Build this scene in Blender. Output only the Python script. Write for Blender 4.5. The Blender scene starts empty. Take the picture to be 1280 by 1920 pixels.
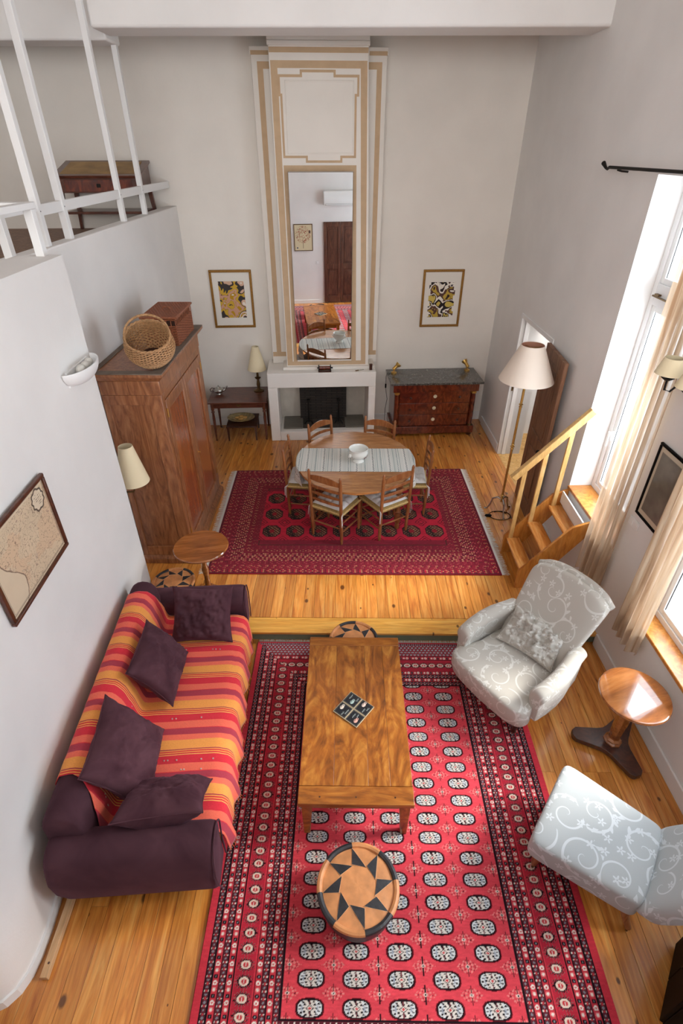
import bpy, bmesh, math, random
import numpy as np
from mathutils import Vector, Matrix

PI = math.pi
rnd = random.Random(7)
scene = bpy.context.scene
COL = scene.collection

# ------------------------------------------------------------------ camera
cam_d = bpy.data.cameras.new('camera')
cam = bpy.data.objects.new('camera', cam_d)
COL.objects.link(cam)
cam.location = (0, 0, 4.13)
cam.rotation_euler = (PI / 2 - 0.6022, 0, 0.0104)
cam_d.sensor_fit = 'VERTICAL'
cam_d.sensor_height = 36
cam_d.sensor_width = 24
cam_d.lens = 992 / 1920 * 36
cam_d.clip_start = 0.02
scene.camera = cam

# ------------------------------------------------------------------ light
world = bpy.data.worlds.new('world')
scene.world = world
world.use_nodes = True
_n = world.node_tree.nodes
_bg = _n['Background']
_bg.inputs[0].default_value = (0.76, 0.88, 1.0, 1)      # bright hazy daylight outside
_bg.inputs[1].default_value = 2.7

def area_light(name, loc, direction, sx, sy, power, color=(1, 1, 1), spread=PI):
    d = bpy.data.lights.new(name, 'AREA')
    d.shape = 'RECTANGLE'; d.size = sx; d.size_y = sy
    d.energy = power; d.color = color; d.spread = spread
    o = bpy.data.objects.new(name, d); COL.objects.link(o)
    o.location = loc
    o.rotation_euler = Vector(direction).to_track_quat('-Z', 'Z').to_euler()
    return o

# daylight standing just outside the windows, seen and added ones
DAY = (0.78, 0.89, 1.0)
area_light('daylight_tall_window', (3.15, 4.6, 2.6), (-1, 0, -0.15), 1.7, 3.0, 120, DAY)
area_light('daylight_low_window', (3.25, 2.85, 2.3), (-1, 0, -0.15), 2.5, 3.0, 55, DAY)
area_light('added_daylight_near', (3.25, 0.95, 2.3), (-1, 0, -0.15), 1.5, 3.0, 70, DAY)  # added light at an unseen window, brightens the foreground
area_light('added_fill_rear', (-0.7, -3.45, 4.75), (0, 1, -0.1), 4.6, 1.9, 235, (1.0, 0.965, 0.92))  # added frontal fill from behind the camera, at an invented window
area_light('corridor_fill', (2.93, 6.9, 2.6), (0, 0, -1), 0.25, 1.2, 18, (1.0, 0.98, 0.95))  # added fill to brighten the corridor; no lamp is seen there

# soft hazy sun slanting through the right-hand windows
sun_d = bpy.data.lights.new('sun', 'SUN')
sun_d.energy = 5.2; sun_d.angle = 0.32; sun_d.color = (1.0, 0.96, 0.9)
sun = bpy.data.objects.new('sun', sun_d); COL.objects.link(sun)
sun.location = (6, 3, 8)
sun.rotation_euler = Vector((-1.0, -0.12, -0.80)).to_track_quat('-Z', 'Y').to_euler()

vs = scene.view_settings
vs.view_transform = 'Standard'; vs.look = 'None'
vs.exposure = 0.32; vs.gamma = 1.0
vs.use_curve_mapping = False

# ------------------------------------------------------------------ helpers
def lin(c):
    out = []
    for v in c[:3]:
        v = v / 255.0
        out.append(v / 12.92 if v <= 0.04045 else ((v + 0.055) / 1.055) ** 2.4)
    return tuple(out)

def L4(c):
    return (*lin(c), 1.0)

class MB:
    """collects geometry; build() links it as one mesh object"""
    def __init__(s):
        s.v = []; s.f = []
    def add(s, verts, faces, M=None):
        b = len(s.v)
        if M is not None:
            verts = [tuple(M @ Vector(p)) for p in verts]
        s.v.extend([tuple(p) for p in verts])
        s.f.extend([tuple(i + b for i in f) for f in faces])
        return s
    def box(s, x0, y0, z0, x1, y1, z1, M=None):
        v = [(x0, y0, z0), (x1, y0, z0), (x1, y1, z0), (x0, y1, z0),
             (x0, y0, z1), (x1, y0, z1), (x1, y1, z1), (x0, y1, z1)]
        f = [(0, 3, 2, 1), (4, 5, 6, 7), (0, 1, 5, 4), (1, 2, 6, 5), (2, 3, 7, 6), (3, 0, 4, 7)]
        return s.add(v, f, M)
    def frustum(s, c0, s0, c1, s1, M=None):
        """box that tapers from rectangle (centre c0, half sizes s0) to (c1, s1)"""
        v = []
        for c, h in ((c0, s0), (c1, s1)):
            v += [(c[0] - h[0], c[1] - h[1], c[2]), (c[0] + h[0], c[1] - h[1], c[2]),
                  (c[0] + h[0], c[1] + h[1], c[2]), (c[0] - h[0], c[1] + h[1], c[2])]
        f = [(0, 3, 2, 1), (4, 5, 6, 7), (0, 1, 5, 4), (1, 2, 6, 5), (2, 3, 7, 6), (3, 0, 4, 7)]
        return s.add(v, f, M)
    def tube(s, pts, r, seg=8, closed=False, cap=True, M=None, flat=1.0):
        pts = [Vector(p) for p in pts]; n = len(pts)
        rs = r if isinstance(r, (list, tuple)) else [r] * n
        verts = []; faces = []
        up = None
        for i, p in enumerate(pts):
            if closed:
                t = pts[(i + 1) % n] - pts[i - 1]
            else:
                t = pts[min(i + 1, n - 1)] - pts[max(i - 1, 0)]
            if t.length < 1e-9: t = Vector((0, 0, 1))
            t.normalize()
            if up is None:
                up = Vector((0, 0, 1)) if abs(t.z) < 0.9 else Vector((1, 0, 0))
            a = t.cross(up)
            if a.length < 1e-6: a = t.orthogonal()
            a.normalize(); b = a.cross(t).normalized(); up = b
            for k in range(seg):
                w = 2 * PI * k / seg
                verts.append(p + a * math.cos(w) * rs[i] + b * math.sin(w) * rs[i] * flat)
        m = n if closed else n - 1
        for i in range(m):
            j = (i + 1) % n
            for k in range(seg):
                l = (k + 1) % seg
                faces.append((i * seg + k, i * seg + l, j * seg + l, j * seg + k))
        if cap and not closed:
            faces.append(tuple(range(seg))[::-1])
            faces.append(tuple((n - 1) * seg + k for k in range(seg)))
        return s.add(verts, faces, M)
    def lathe(s, prof, seg=24, M=None, sx=1.0, sy=1.0):
        verts = []; faces = []
        for r, z in prof:
            for k in range(seg):
                w = 2 * PI * k / seg
                verts.append((r * math.cos(w) * sx, r * math.sin(w) * sy, z))
        for i in range(len(prof) - 1):
            for k in range(seg):
                l = (k + 1) % seg
                faces.append((i * seg + k, i * seg + l, (i + 1) * seg + l, (i + 1) * seg + k))
        if prof[0][0] > 1e-6: faces.append(tuple(range(seg))[::-1])
        if prof[-1][0] > 1e-6: faces.append(tuple((len(prof) - 1) * seg + k for k in range(seg)))
        return s.add(verts, faces, M)
    def prism(s, poly, z0, z1, M=None):
        n = len(poly)
        v = [(x, y, z0) for x, y in poly] + [(x, y, z1) for x, y in poly]
        f = [tuple(range(n))[::-1], tuple(range(n, 2 * n))]
        f += [(i, (i + 1) % n, n + (i + 1) % n, n + i) for i in range(n)]
        return s.add(v, f, M)
    def grid(s, fn, nu, nv, closeu=False, M=None):
        verts = []; faces = []
        mu = nu if closeu else nu + 1
        for j in range(nv + 1):
            for i in range(mu):
                verts.append(fn(i / nu, j / nv))
        for j in range(nv):
            for i in range(nu):
                a = j * mu + i; b = j * mu + (i + 1) % mu
                faces.append((a, b, b + mu, a + mu))
        return s.add(verts, faces, M)
    def build(s, name, mat, parent=None, bevel=0, seg=2, sub=0, smooth=True, loc=None, rotz=None, angle=38, uv=None):
        me = bpy.data.meshes.new(name)
        me.from_pydata(s.v, [], s.f)
        me.validate(); me.update()
        if smooth:
            me.shade_smooth()
            if not sub:
                me.set_sharp_from_angle(angle=math.radians(angle))
        if mat is not None: me.materials.append(mat)
        o = bpy.data.objects.new(name, me)
        COL.objects.link(o)
        if parent is not None: o.parent = parent
        if loc is not None: o.location = loc
        if rotz is not None: o.rotation_euler = (0, 0, rotz)
        if bevel:
            b = o.modifiers.new('bevel', 'BEVEL')
            b.width = bevel; b.segments = seg; b.limit_method = 'ANGLE'; b.angle_limit = math.radians(40)
            b.harden_normals = False
        if sub:
            m = o.modifiers.new('sub', 'SUBSURF'); m.levels = sub; m.render_levels = sub
        if uv: box_uv(me)
        return o

def box_uv(me):
    uvl = me.uv_layers.new(name='UVMap')
    for p in me.polygons:
        n = p.normal
        ax = max(range(3), key=lambda i: abs(n[i]))
        for li in p.loop_indices:
            c = me.vertices[me.loops[li].vertex_index].co
            uvl.data[li].uv = ((c.y, c.z), (c.x, c.z), (c.x, c.y))[ax]

def tag(o, label, cat, group=None):
    o['label'] = label; o['category'] = cat
    if group: o['group'] = group
    return o

def thing(name, label, cat, loc=(0, 0, 0), rotz=0.0, group=None):
    o = bpy.data.objects.new(name, None)
    COL.objects.link(o)
    o.empty_display_size = 0.1
    o.location = loc; o.rotation_euler = (0, 0, rotz)
    return tag(o, label, cat, group)

def struct(o):
    o['kind'] = 'structure'
    return o

def copy_tree(o, parent=None):
    c = o.copy(); COL.objects.link(c); c.parent = parent
    for ch in list(o.children):
        copy_tree(ch, c)
    return c

def T(x=0, y=0, z=0):
    return Matrix.Translation((x, y, z))
def R(a, ax='Z'):
    return Matrix.Rotation(a, 4, ax)

# ------------------------------------------------------------------ materials
def nt(name):
    m = bpy.data.materials.new(name); m.use_nodes = True
    t = m.node_tree; p = t.nodes['Principled BSDF']
    return m, t, p

def node(t, kind, **kw):
    n = t.nodes.new('ShaderNode' + kind)
    for k, v in kw.items():
        if k.startswith('i_'):
            key = k[2:]
            key = int(key) if key.isdigit() else key
            n.inputs[key].default_value = v
        else:
            setattr(n, k, v)
    return n

def ramp(t, stops, interp='LINEAR'):
    n = t.nodes.new('ShaderNodeValToRGB'); cr = n.color_ramp; cr.interpolation = interp
    while len(cr.elements) < len(stops): cr.elements.new(0.5)
    for e, (p, c) in zip(cr.elements, stops):
        e.position = p; e.color = c if len(c) == 4 else (*c, 1)
    return n

def coords(t, scale=(1, 1, 1), rand=False, kind='Object', rot=(0, 0, 0)):
    tc = node(t, 'TexCoord'); mp = node(t, 'Mapping')
    mp.inputs['Scale'].default_value = scale; mp.inputs['Rotation'].default_value = rot
    src = tc.outputs[kind]
    if rand:
        oi = node(t, 'ObjectInfo'); mu = node(t, 'Math', operation='MULTIPLY'); mu.inputs[1].default_value = 37.0
        t.links.new(oi.outputs['Random'], mu.inputs[0])
        va = node(t, 'VectorMath', operation='ADD')
        t.links.new(src, va.inputs[0]); t.links.new(mu.outputs[0], va.inputs[1]); src = va.outputs[0]
    t.links.new(src, mp.inputs[0])
    return mp.outputs[0]

def mixc(t, a, b, fac, mode='MIX'):
    n = node(t, 'Mix', data_type='RGBA', blend_type=mode)
    for sock, val in ((n.inputs[0], fac), (n.inputs[6], a), (n.inputs[7], b)):
        if hasattr(val, 'links'): t.links.new(val, sock)
        else: sock.default_value = val
    return n.outputs[2]

def math_(t, op, a, b=0.0, clamp=False):
    n = node(t, 'Math', operation=op); n.use_clamp = clamp
    for i, v in enumerate((a, b)):
        if hasattr(v, 'links'): t.links.new(v, n.inputs[i])
        else: n.inputs[i].default_value = v
    return n.outputs[0]

def bump(t, p, h, strength=0.2, dist=0.01):
    b = node(t, 'Bump'); b.inputs['Strength'].default_value = strength; b.inputs['Distance'].default_value = dist
    t.links.new(h, b.inputs['Height']); t.links.new(b.outputs[0], p.inputs['Normal'])

def plain(name, c, rough=0.5, metal=0.0, noise=0.0, nscale=20, bmp=0.0, spec=None, coat=0.0, sheen=0.0, trans=0.0):
    m, t, p = nt(name)
    p.inputs['Base Color'].default_value = L4(c)
    p.inputs['Roughness'].default_value = rough
    p.inputs['Metallic'].default_value = metal
    if spec is not None: p.inputs['Specular IOR Level'].default_value = spec
    if coat: p.inputs['Coat Weight'].default_value = coat
    if sheen: p.inputs['Sheen Weight'].default_value = sheen
    if noise or bmp:
        v = coords(t)
        n = node(t, 'TexNoise'); n.inputs['Scale'].default_value = nscale; n.inputs['Detail'].default_value = 4
        t.links.new(v, n.inputs['Vector'])
        if noise:
            a = tuple(x * (1 - noise) for x in lin(c)); b = tuple(min(1, x * (1 + noise)) for x in lin(c))
            r = ramp(t, [(0.3, a), (0.7, b)]); t.links.new(n.outputs[0], r.inputs[0])
            t.links.new(r.outputs[0], p.inputs['Base Color'])
        if bmp: bump(t, p, n.outputs[0], bmp, 0.004)
    return m

def wood(name, dark, mid, light, scale=(14, 1.2, 14), rough=0.35, coat=0.15, knots=0.0, fig=2.2, rand=True, var=0.12, spec=0.5, kscale=(5.0, 3.2, 1.0)):
    m, t, p = nt(name)
    v = coords(t, scale, rand=rand)
    n1 = node(t, 'TexNoise', i_Scale=1.0, i_Detail=5.0, i_Roughness=0.6, i_Distortion=fig)
    t.links.new(v, n1.inputs['Vector'])
    r = ramp(t, [(0.28, lin(dark)), (0.5, lin(mid)), (0.74, lin(light))])
    t.links.new(n1.outputs[0], r.inputs[0])
    v2 = coords(t, tuple(s * 5 for s in scale), rand=rand)
    n2 = node(t, 'TexNoise', i_Scale=1.0, i_Detail=3.0)
    t.links.new(v2, n2.inputs['Vector'])
    r2 = ramp(t, [(0.35, (0.72, 0.72, 0.72)), (0.6, (1, 1, 1))]); t.links.new(n2.outputs[0], r2.inputs[0])
    c = mixc(t, r.outputs[0], r2.outputs[0], 0.55, 'MULTIPLY')
    if var:
        oi = node(t, 'ObjectInfo')
        rv = ramp(t, [(0.0, (1 - var * 1.6, 1 - var * 1.9, 1 - var * 2.2)), (0.5, (1, 1, 1)), (1.0, (1 + var, 1 + var * .8, 1 + var * .6))])
        t.links.new(oi.outputs['Random'], rv.inputs[0])
        c = mixc(t, c, rv.outputs[0], 1.0, 'MULTIPLY')
    if knots:
        vk = coords(t, kscale, rand=rand)
        vo = node(t, 'TexVoronoi', voronoi_dimensions='2D', i_Scale=1.0); t.links.new(vk, vo.inputs['Vector'])
        sk = node(t, 'SeparateColor'); t.links.new(vo.outputs['Color'], sk.inputs[0])
        rk = ramp(t, [(0.0, (1, 1, 1)), (knots * .55, (1, 1, 1)), (knots, (0, 0, 0))]); t.links.new(math_(t, 'DIVIDE', vo.outputs['Distance'], math_(t, 'ADD', math_(t, 'MULTIPLY', sk.outputs[1], 1.3), 0.25)), rk.inputs[0])
        c = mixc(t, c, (*lin((70, 32, 12)), 1), math_(t, 'MULTIPLY', rk.outputs[0], math_(t, 'MULTIPLY', math_(t, 'GREATER_THAN', sk.outputs[0], 0.5), 0.85)))
    t.links.new(c, p.inputs['Base Color'])
    p.inputs['Roughness'].default_value = rough
    p.inputs['Coat Weight'].default_value = coat
    p.inputs['Coat Roughness'].default_value = 0.03 if coat > 0.9 else 0.14
    p.inputs['Specular IOR Level'].default_value = spec
    bump(t, p, n2.outputs[0], 0.08, 0.003)
    return m

def plaster(name, c, bmp=0.12, rough=0.85, var=0.03):
    m, t, p = nt(name)
    v = coords(t)
    n = node(t, 'TexNoise', i_Scale=1.6, i_Detail=6.0); t.links.new(v, n.inputs['Vector'])
    a = tuple(x * (1 - var) for x in lin(c)); b = tuple(x * (1 + var) for x in lin(c))
    r = ramp(t, [(0.35, a), (0.65, b)]); t.links.new(n.outputs[0], r.inputs[0])
    t.links.new(r.outputs[0], p.inputs['Base Color'])
    n2 = node(t, 'TexNoise', i_Scale=9.0, i_Detail=8.0, i_Roughness=0.65); t.links.new(v, n2.inputs['Vector'])
    bump(t, p, n2.outputs[0], bmp, 0.02)
    p.inputs['Roughness'].default_value = rough
    p.inputs['Specular IOR Level'].default_value = 0.25
    return m

def velvet(name, c, hi):
    m, t, p = nt(name)
    v = coords(t, (3.5, 3.5, 3.5), rand=True)
    n = node(t, 'TexNoise', i_Scale=1.0, i_Detail=4.0, i_Distortion=1.0); t.links.new(v, n.inputs['Vector'])
    r = ramp(t, [(0.35, lin(c)), (0.75, lin(hi))]); t.links.new(n.outputs[0], r.inputs[0])
    t.links.new(r.outputs[0], p.inputs['Base Color'])
    p.inputs['Roughness'].default_value = 0.9
    p.inputs['Sheen Weight'].default_value = 0.35; p.inputs['Sheen Roughness'].default_value = 0.4
    p.inputs['Sheen Tint'].default_value = L4((150, 110, 130))
    p.inputs['Specular IOR Level'].default_value = 0.1
    n2 = node(t, 'TexNoise', i_Scale=60.0, i_Detail=2.0); t.links.new(v, n2.inputs['Vector'])
    bump(t, p, n2.outputs[0], 0.15, 0.002)
    return m

def vcol(name, rough=0.9, attr='Col', bmp=0.0, bscale=300, spec=0.2, coat=0.0, sheen=0.0):
    m, t, p = nt(name)
    a = node(t, 'Attribute', attribute_name=attr)
    c = a.outputs['Color']
    p.inputs['Roughness'].default_value = rough; p.inputs['Specular IOR Level'].default_value = spec
    p.inputs['Coat Weight'].default_value = coat; p.inputs['Sheen Weight'].default_value = sheen
    if bmp:
        v = coords(t); n = node(t, 'TexNoise', i_Scale=float(bscale), i_Detail=2.0); t.links.new(v, n.inputs['Vector'])
        bump(t, p, n.outputs[0], bmp, 0.003)
        r = ramp(t, [(0.3, (0.8, 0.8, 0.8)), (0.7, (1, 1, 1))]); t.links.new(n.outputs[0], r.inputs[0])
        c = mixc(t, c, r.outputs[0], 0.8, 'MULTIPLY')
    t.links.new(c, p.inputs['Base Color'])
    return m

def set_cols(me, cols):
    a = me.color_attributes.new('Col', 'FLOAT_COLOR', 'POINT')
    c = np.ones((len(cols), 4), np.float32); c[:, :3] = cols
    a.data.foreach_set('color', c.ravel())

def np_grid(name, P, cols, mat, parent=None, skirt=None):
    """P: (ny,nx,3) float array of points, cols (ny,nx,3) linear colours; skirt = depth of a rim hanging down"""
    ny, nx = P.shape[:2]
    V = P.reshape(-1, 3); C = cols.reshape(-1, 3)
    idx = np.arange(ny * nx).reshape(ny, nx)
    F = np.stack([idx[:-1, :-1], idx[:-1, 1:], idx[1:, 1:], idx[1:, :-1]], -1).reshape(-1, 4)
    if skirt:
        rim = np.concatenate([idx[0, :], idx[1:, -1], idx[-1, -2::-1], idx[-2:0:-1, 0]])
        lo = V[rim].copy(); lo[:, 2] -= skirt
        b = len(V); m = len(rim)
        V = np.concatenate([V, lo]); C = np.concatenate([C, C[rim]])
        k = np.arange(m); k2 = (k + 1) % m
        F = np.concatenate([F, np.stack([rim[k2], rim[k], b + k, b + k2], -1)])
    me = bpy.data.meshes.new(name)
    me.vertices.add(len(V)); me.vertices.foreach_set('co', V.astype(np.float32).ravel())
    me.loops.add(F.size); me.loops.foreach_set('vertex_index', F.astype(np.int32).ravel())
    me.polygons.add(len(F)); me.polygons.foreach_set('loop_start', (np.arange(len(F)) * 4).astype(np.int32))
    me.update(calc_edges=True)
    me.shade_smooth()
    set_cols(me, C)
    me.materials.append(mat)
    o = bpy.data.objects.new(name, me); COL.objects.link(o)
    if parent is not None: o.parent = parent
    return o

def vnoise(x, y, seed=0):
    """smooth value noise on numpy arrays"""
    xi = np.floor(x).astype(np.int64); yi = np.floor(y).astype(np.int64)
    fx = x - xi; fy = y - yi
    fx = fx * fx * (3 - 2 * fx); fy = fy * fy * (3 - 2 * fy)
    def h(a, b):
        n = (a * 374761393 + b * 668265263 + seed * 1442695041) & 0x7fffffff
        n = ((n ^ (n >> 13)) * 1274126177) & 0x7fffffff
        return ((n ^ (n >> 16)) & 0xffff) / 65535.0
    return (h(xi, yi) * (1 - fx) + h(xi + 1, yi) * fx) * (1 - fy) + (h(xi, yi + 1) * (1 - fx) + h(xi + 1, yi + 1) * fx) * fy

def fbm(x, y, seed=0, o=4):
    s = 0; a = 0.5
    for i in range(o):
        s = s + a * vnoise(x * 2 ** i, y * 2 ** i, seed + i * 17); a *= 0.5
    return s

def damask(name, base, fig):
    """woven scrolls and rosettes from Voronoi cells on the box-projected UVs"""
    m, t, p = nt(name)
    tc = node(t, 'TexCoord')
    def cell(scale, off):
        mp = node(t, 'Mapping'); mp.inputs['Scale'].default_value = (scale, scale, 0); mp.inputs['Location'].default_value = (off, off * .7, 0)
        t.links.new(tc.outputs['UV'], mp.inputs[0])
        # gentle warp
        vo = node(t, 'TexVoronoi', voronoi_dimensions='2D', i_Scale=1.0, i_Randomness=0.75); t.links.new(mp.outputs[0], vo.inputs['Vector'])
        d = node(t, 'VectorMath', operation='SUBTRACT'); t.links.new(mp.outputs[0], d.inputs[0]); t.links.new(vo.outputs['Position'], d.inputs[1])
        sp = node(t, 'SeparateXYZ'); t.links.new(d.outputs[0], sp.inputs[0])
        r = vo.outputs['Distance']
        ang = math_(t, 'ARCTAN2', sp.outputs[1], sp.outputs[0])
        sc = node(t, 'SeparateColor'); t.links.new(vo.outputs['Color'], sc.inputs[0])
        return r, ang, sc.outputs[0], sc.outputs[1]
    # scrolls: a spiral arm in every large cell
    r, a, c1, c2 = cell(4.2, 0.3)
    sgn = math_(t, 'SUBTRACT', math_(t, 'MULTIPLY', math_(t, 'GREATER_THAN', c1, 0.5), 2.0), 1.0)
    turn = math_(t, 'ADD', math_(t, 'MULTIPLY', math_(t, 'DIVIDE', a, 2 * PI), sgn), math_(t, 'MULTIPLY', r, 2.5))
    turn = math_(t, 'ADD', turn, c2)
    fr = math_(t, 'FRACT', turn)
    wid = math_(t, 'MULTIPLY', math_(t, 'ADD', r, 0.12), 0.13)
    band = math_(t, 'LESS_THAN', math_(t, 'ABSOLUTE', math_(t, 'SUBTRACT', fr, 0.5)), wid)
    band = math_(t, 'MULTIPLY', band, math_(t, 'LESS_THAN', r, 0.58))
    # feathered leaves growing off the outer turn of the scroll
    lob = math_(t, 'ADD', 0.50, math_(t, 'MULTIPLY', math_(t, 'SINE', math_(t, 'ADD', math_(t, 'MULTIPLY', a, 13.0), math_(t, 'MULTIPLY', r, 16.0))), 0.10))
    leaf = math_(t, 'MULTIPLY', math_(t, 'GREATER_THAN', r, 0.455), math_(t, 'LESS_THAN', r, lob))
    leaf = math_(t, 'MULTIPLY', leaf, math_(t, 'GREATER_THAN', math_(t, 'SINE', math_(t, 'ADD', a, math_(t, 'MULTIPLY', c2, 6.0))), 0.35))
    # sprays of small flowers
    r2, a2, d1, d2 = cell(11.0, 4.1)
    pet = math_(t, 'ADD', 0.20, math_(t, 'MULTIPLY', math_(t, 'COSINE', math_(t, 'MULTIPLY', a2, 5.0)), 0.12))
    fl = math_(t, 'MULTIPLY', math_(t, 'LESS_THAN', r2, pet), math_(t, 'GREATER_THAN', r2, 0.05))
    fl = math_(t, 'MULTIPLY', fl, math_(t, 'GREATER_THAN', d1, 0.62))
    tot = math_(t, 'MAXIMUM', math_(t, 'MAXIMUM', band, leaf), fl)
    c = mixc(t, L4(base), L4(fig), math_(t, 'MULTIPLY', tot, 0.72))
    t.links.new(c, p.inputs['Base Color'])
    p.inputs['Roughness'].default_value = 0.6
    p.inputs['Sheen Weight'].default_value = 0.25
    p.inputs['Specular IOR Level'].default_value = 0.3
    bump(t, p, tot, 0.1, 0.002)
    return m

M_ = {}
M_['wall'] = plaster('plaster_white', (235, 232, 229))
M_['wall2'] = plaster('plaster_ochre_white', (236, 229, 220))
M_['paint'] = plain('white_paint', (236, 235, 234), 0.5, bmp=0.05)
M_['tan'] = plain('tan_paint', (200, 170, 136), 0.8, noise=0.06, nscale=9)
M_['fire'] = plaster('fireplace_white', (240, 235, 229), bmp=0.08)
M_['grime'] = plaster('fireplace_inside', (190, 182, 170), bmp=0.3, var=0.25)
M_['hearth'] = plaster('hearth_stone', (118, 112, 102), bmp=0.5, var=0.2)
M_['pine'] = wood('pine_floor', (176, 94, 36), (218, 142, 62), (238, 178, 98), scale=(12, 0.9, 12), rough=0.3, coat=0.55, knots=0.10, var=0.12)
M_['pine2'] = wood('pine_stair', (176, 98, 34), (205, 132, 56), (224, 160, 84), scale=(9, 9, 2), rough=0.32, coat=0.25, var=0.05)
M_['pine3'] = wood('pine_rail', (200, 150, 84), (222, 176, 108), (236, 198, 138), scale=(9, 9, 2), rough=0.45, coat=0.1, var=0.03)
M_['nosing'] = wood('pine_nosing', (206, 134, 52), (230, 168, 74), (244, 190, 100), scale=(1.2, 12, 12), rough=0.3, coat=0.3, knots=0.06, var=0.05)
M_['green'] = plain('sage_paint', (122, 134, 112), 0.6, noise=0.06)
M_['table'] = wood('coffee_table_wood', (98, 50, 12), (160, 92, 28), (208, 144, 62), scale=(5, 1.8, 5), rough=0.3, coat=0.3, var=0.10, fig=3.0)
M_['oak'] = wood('dining_oak', (146, 88, 42), (182, 122, 66), (206, 150, 94), scale=(2, 10, 10), rough=0.35, coat=0.2, var=0.04)
M_['chairwood'] = wood('chair_wood', (120, 68, 34), (150, 92, 52), (176, 120, 76), scale=(9, 9, 2), rough=0.35, coat=0.2, var=0.06)
M_['walnut'] = wood('armoire_walnut', (112, 64, 38), (156, 98, 60), (182, 124, 82), scale=(7, 7, 1.3), rough=0.38, coat=0.25, var=0.04, fig=4.0)
M_['walnut2'] = wood('armoire_panel', (124, 60, 30), (160, 84, 44), (186, 110, 62), scale=(5, 5, 0.6), rough=0.22, coat=0.6, var=0.05, fig=1.0)
M_['mahog'] = wood('mahogany', (62, 22, 12), (104, 40, 22), (142, 62, 36), scale=(5, 5, 2.4), rough=0.22, coat=0.5, var=0.08, fig=4.5)
M_['rosew'] = wood('console_wood', (70, 34, 22), (98, 50, 34), (122, 68, 48), scale=(3, 9, 9), rough=0.3, coat=0.3, var=0.03)
M_['round'] = wood('round_table_wood', (110, 58, 24), (156, 92, 44), (184, 120, 66), scale=(1.6, 9, 9), rough=0.15, coat=1.0, var=0.03, fig=1.5)
M_['dark'] = wood('dark_leg_wood', (46, 22, 16), (70, 36, 26), (92, 52, 38), scale=(9, 9, 3), rough=0.3, coat=0.3, var=0.02)
M_['door'] = wood('old_door_wood', (104, 70, 48), (136, 96, 70), (158, 118, 90), scale=(9, 9, 1.2), rough=0.55, coat=0.05, var=0.03)
M_['darkdoor'] = wood('dark_cupboard_wood', (60, 32, 22), (92, 54, 38), (120, 78, 56), scale=(8, 8, 1.4), rough=0.4, coat=0.15, var=0.03)
M_['frame_brown'] = wood('map_frame_wood', (60, 28, 16), (88, 44, 26), (106, 58, 36), scale=(6, 6, 6), rough=0.35, coat=0.2, var=0.02)
M_['gilt'] = plain('gilt', (150, 108, 48), 0.4, 0.55, noise=0.2, nscale=60)
M_['brass'] = plain('brass', (210, 168, 92), 0.38, 0.85, noise=0.1, nscale=40)
M_['bronze'] = plain('bronze', (112, 88, 56), 0.35, 0.9, noise=0.2, nscale=50)
M_['steel'] = plain('pewter', (190, 188, 182), 0.22, 1.0)
M_['iron'] = plain('black_iron', (30, 27, 25), 0.55, 0.6)
M_['black'] = plain('black_lacquer', (8, 7, 8), 0.55, spec=0.12)
M_['plastic'] = plain('white_plastic', (238, 238, 236), 0.35)
M_['velvet'] = velvet('aubergine_velvet', (70, 42, 50), (96, 64, 72))
M_['velvet2'] = velvet('aubergine_velvet_sofa', (70, 44, 52), (90, 60, 68))
M_['shade'] = plain('cream_shade', (238, 222, 186), 0.8)
M_['shade2'] = plain('pale_shade', (236, 220, 204), 0.8)
M_['shade_in'] = plain('shade_lining', (206, 146, 120), 0.8)
M_['ceramic'] = plain('white_ceramic', (236, 236, 230), 0.15, coat=0.6)
M_['rush'] = plain('rush', (196, 164, 104), 0.8, noise=0.25, nscale=70, bmp=0.5)
M_['cushion'] = plain('grey_cotton', (214, 210, 206), 0.9, noise=0.04, nscale=30, bmp=0.1, sheen=0.2)
M_['wicker'] = plain('wicker_honey', (176, 134, 92), 0.6, noise=0.3, nscale=45)
M_['wicker2'] = plain('wicker_brown', (146, 84, 54), 0.55, noise=0.3, nscale=45)
M_['wicker3'] = plain('wicker_dark', (60, 34, 22), 0.8)
M_['leather'] = plain('tan_leather', (206, 140, 88), 0.5, noise=0.22, nscale=12, bmp=0.35)
M_['leather_b'] = plain('black_leather', (44, 44, 48), 0.45, noise=0.3, nscale=40, bmp=0.6)
M_['stitch'] = plain('pale_piping', (228, 182, 138), 0.6)
M_['fringe'] = plain('cotton_fringe', (226, 222, 214), 0.9)
M_['dam'] = damask('damask_cream', (192, 186, 176), (226, 224, 218))
M_['dam2'] = damask('damask_grey', (178, 182, 182), (220, 224, 226))
M_['card'] = plain('mount_card', (232, 226, 216), 0.8)
M_['vc'] = vcol('printed_paper', 0.7)
M_['vcwool'] = vcol('wool_pile', 0.95, bmp=0.5, bscale=260, spec=0.05, sheen=0.15)
M_['vccloth'] = vcol('printed_cotton', 0.85, spec=0.1)
M_['vcgloss'] = vcol('printed_tile', 0.35)

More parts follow.
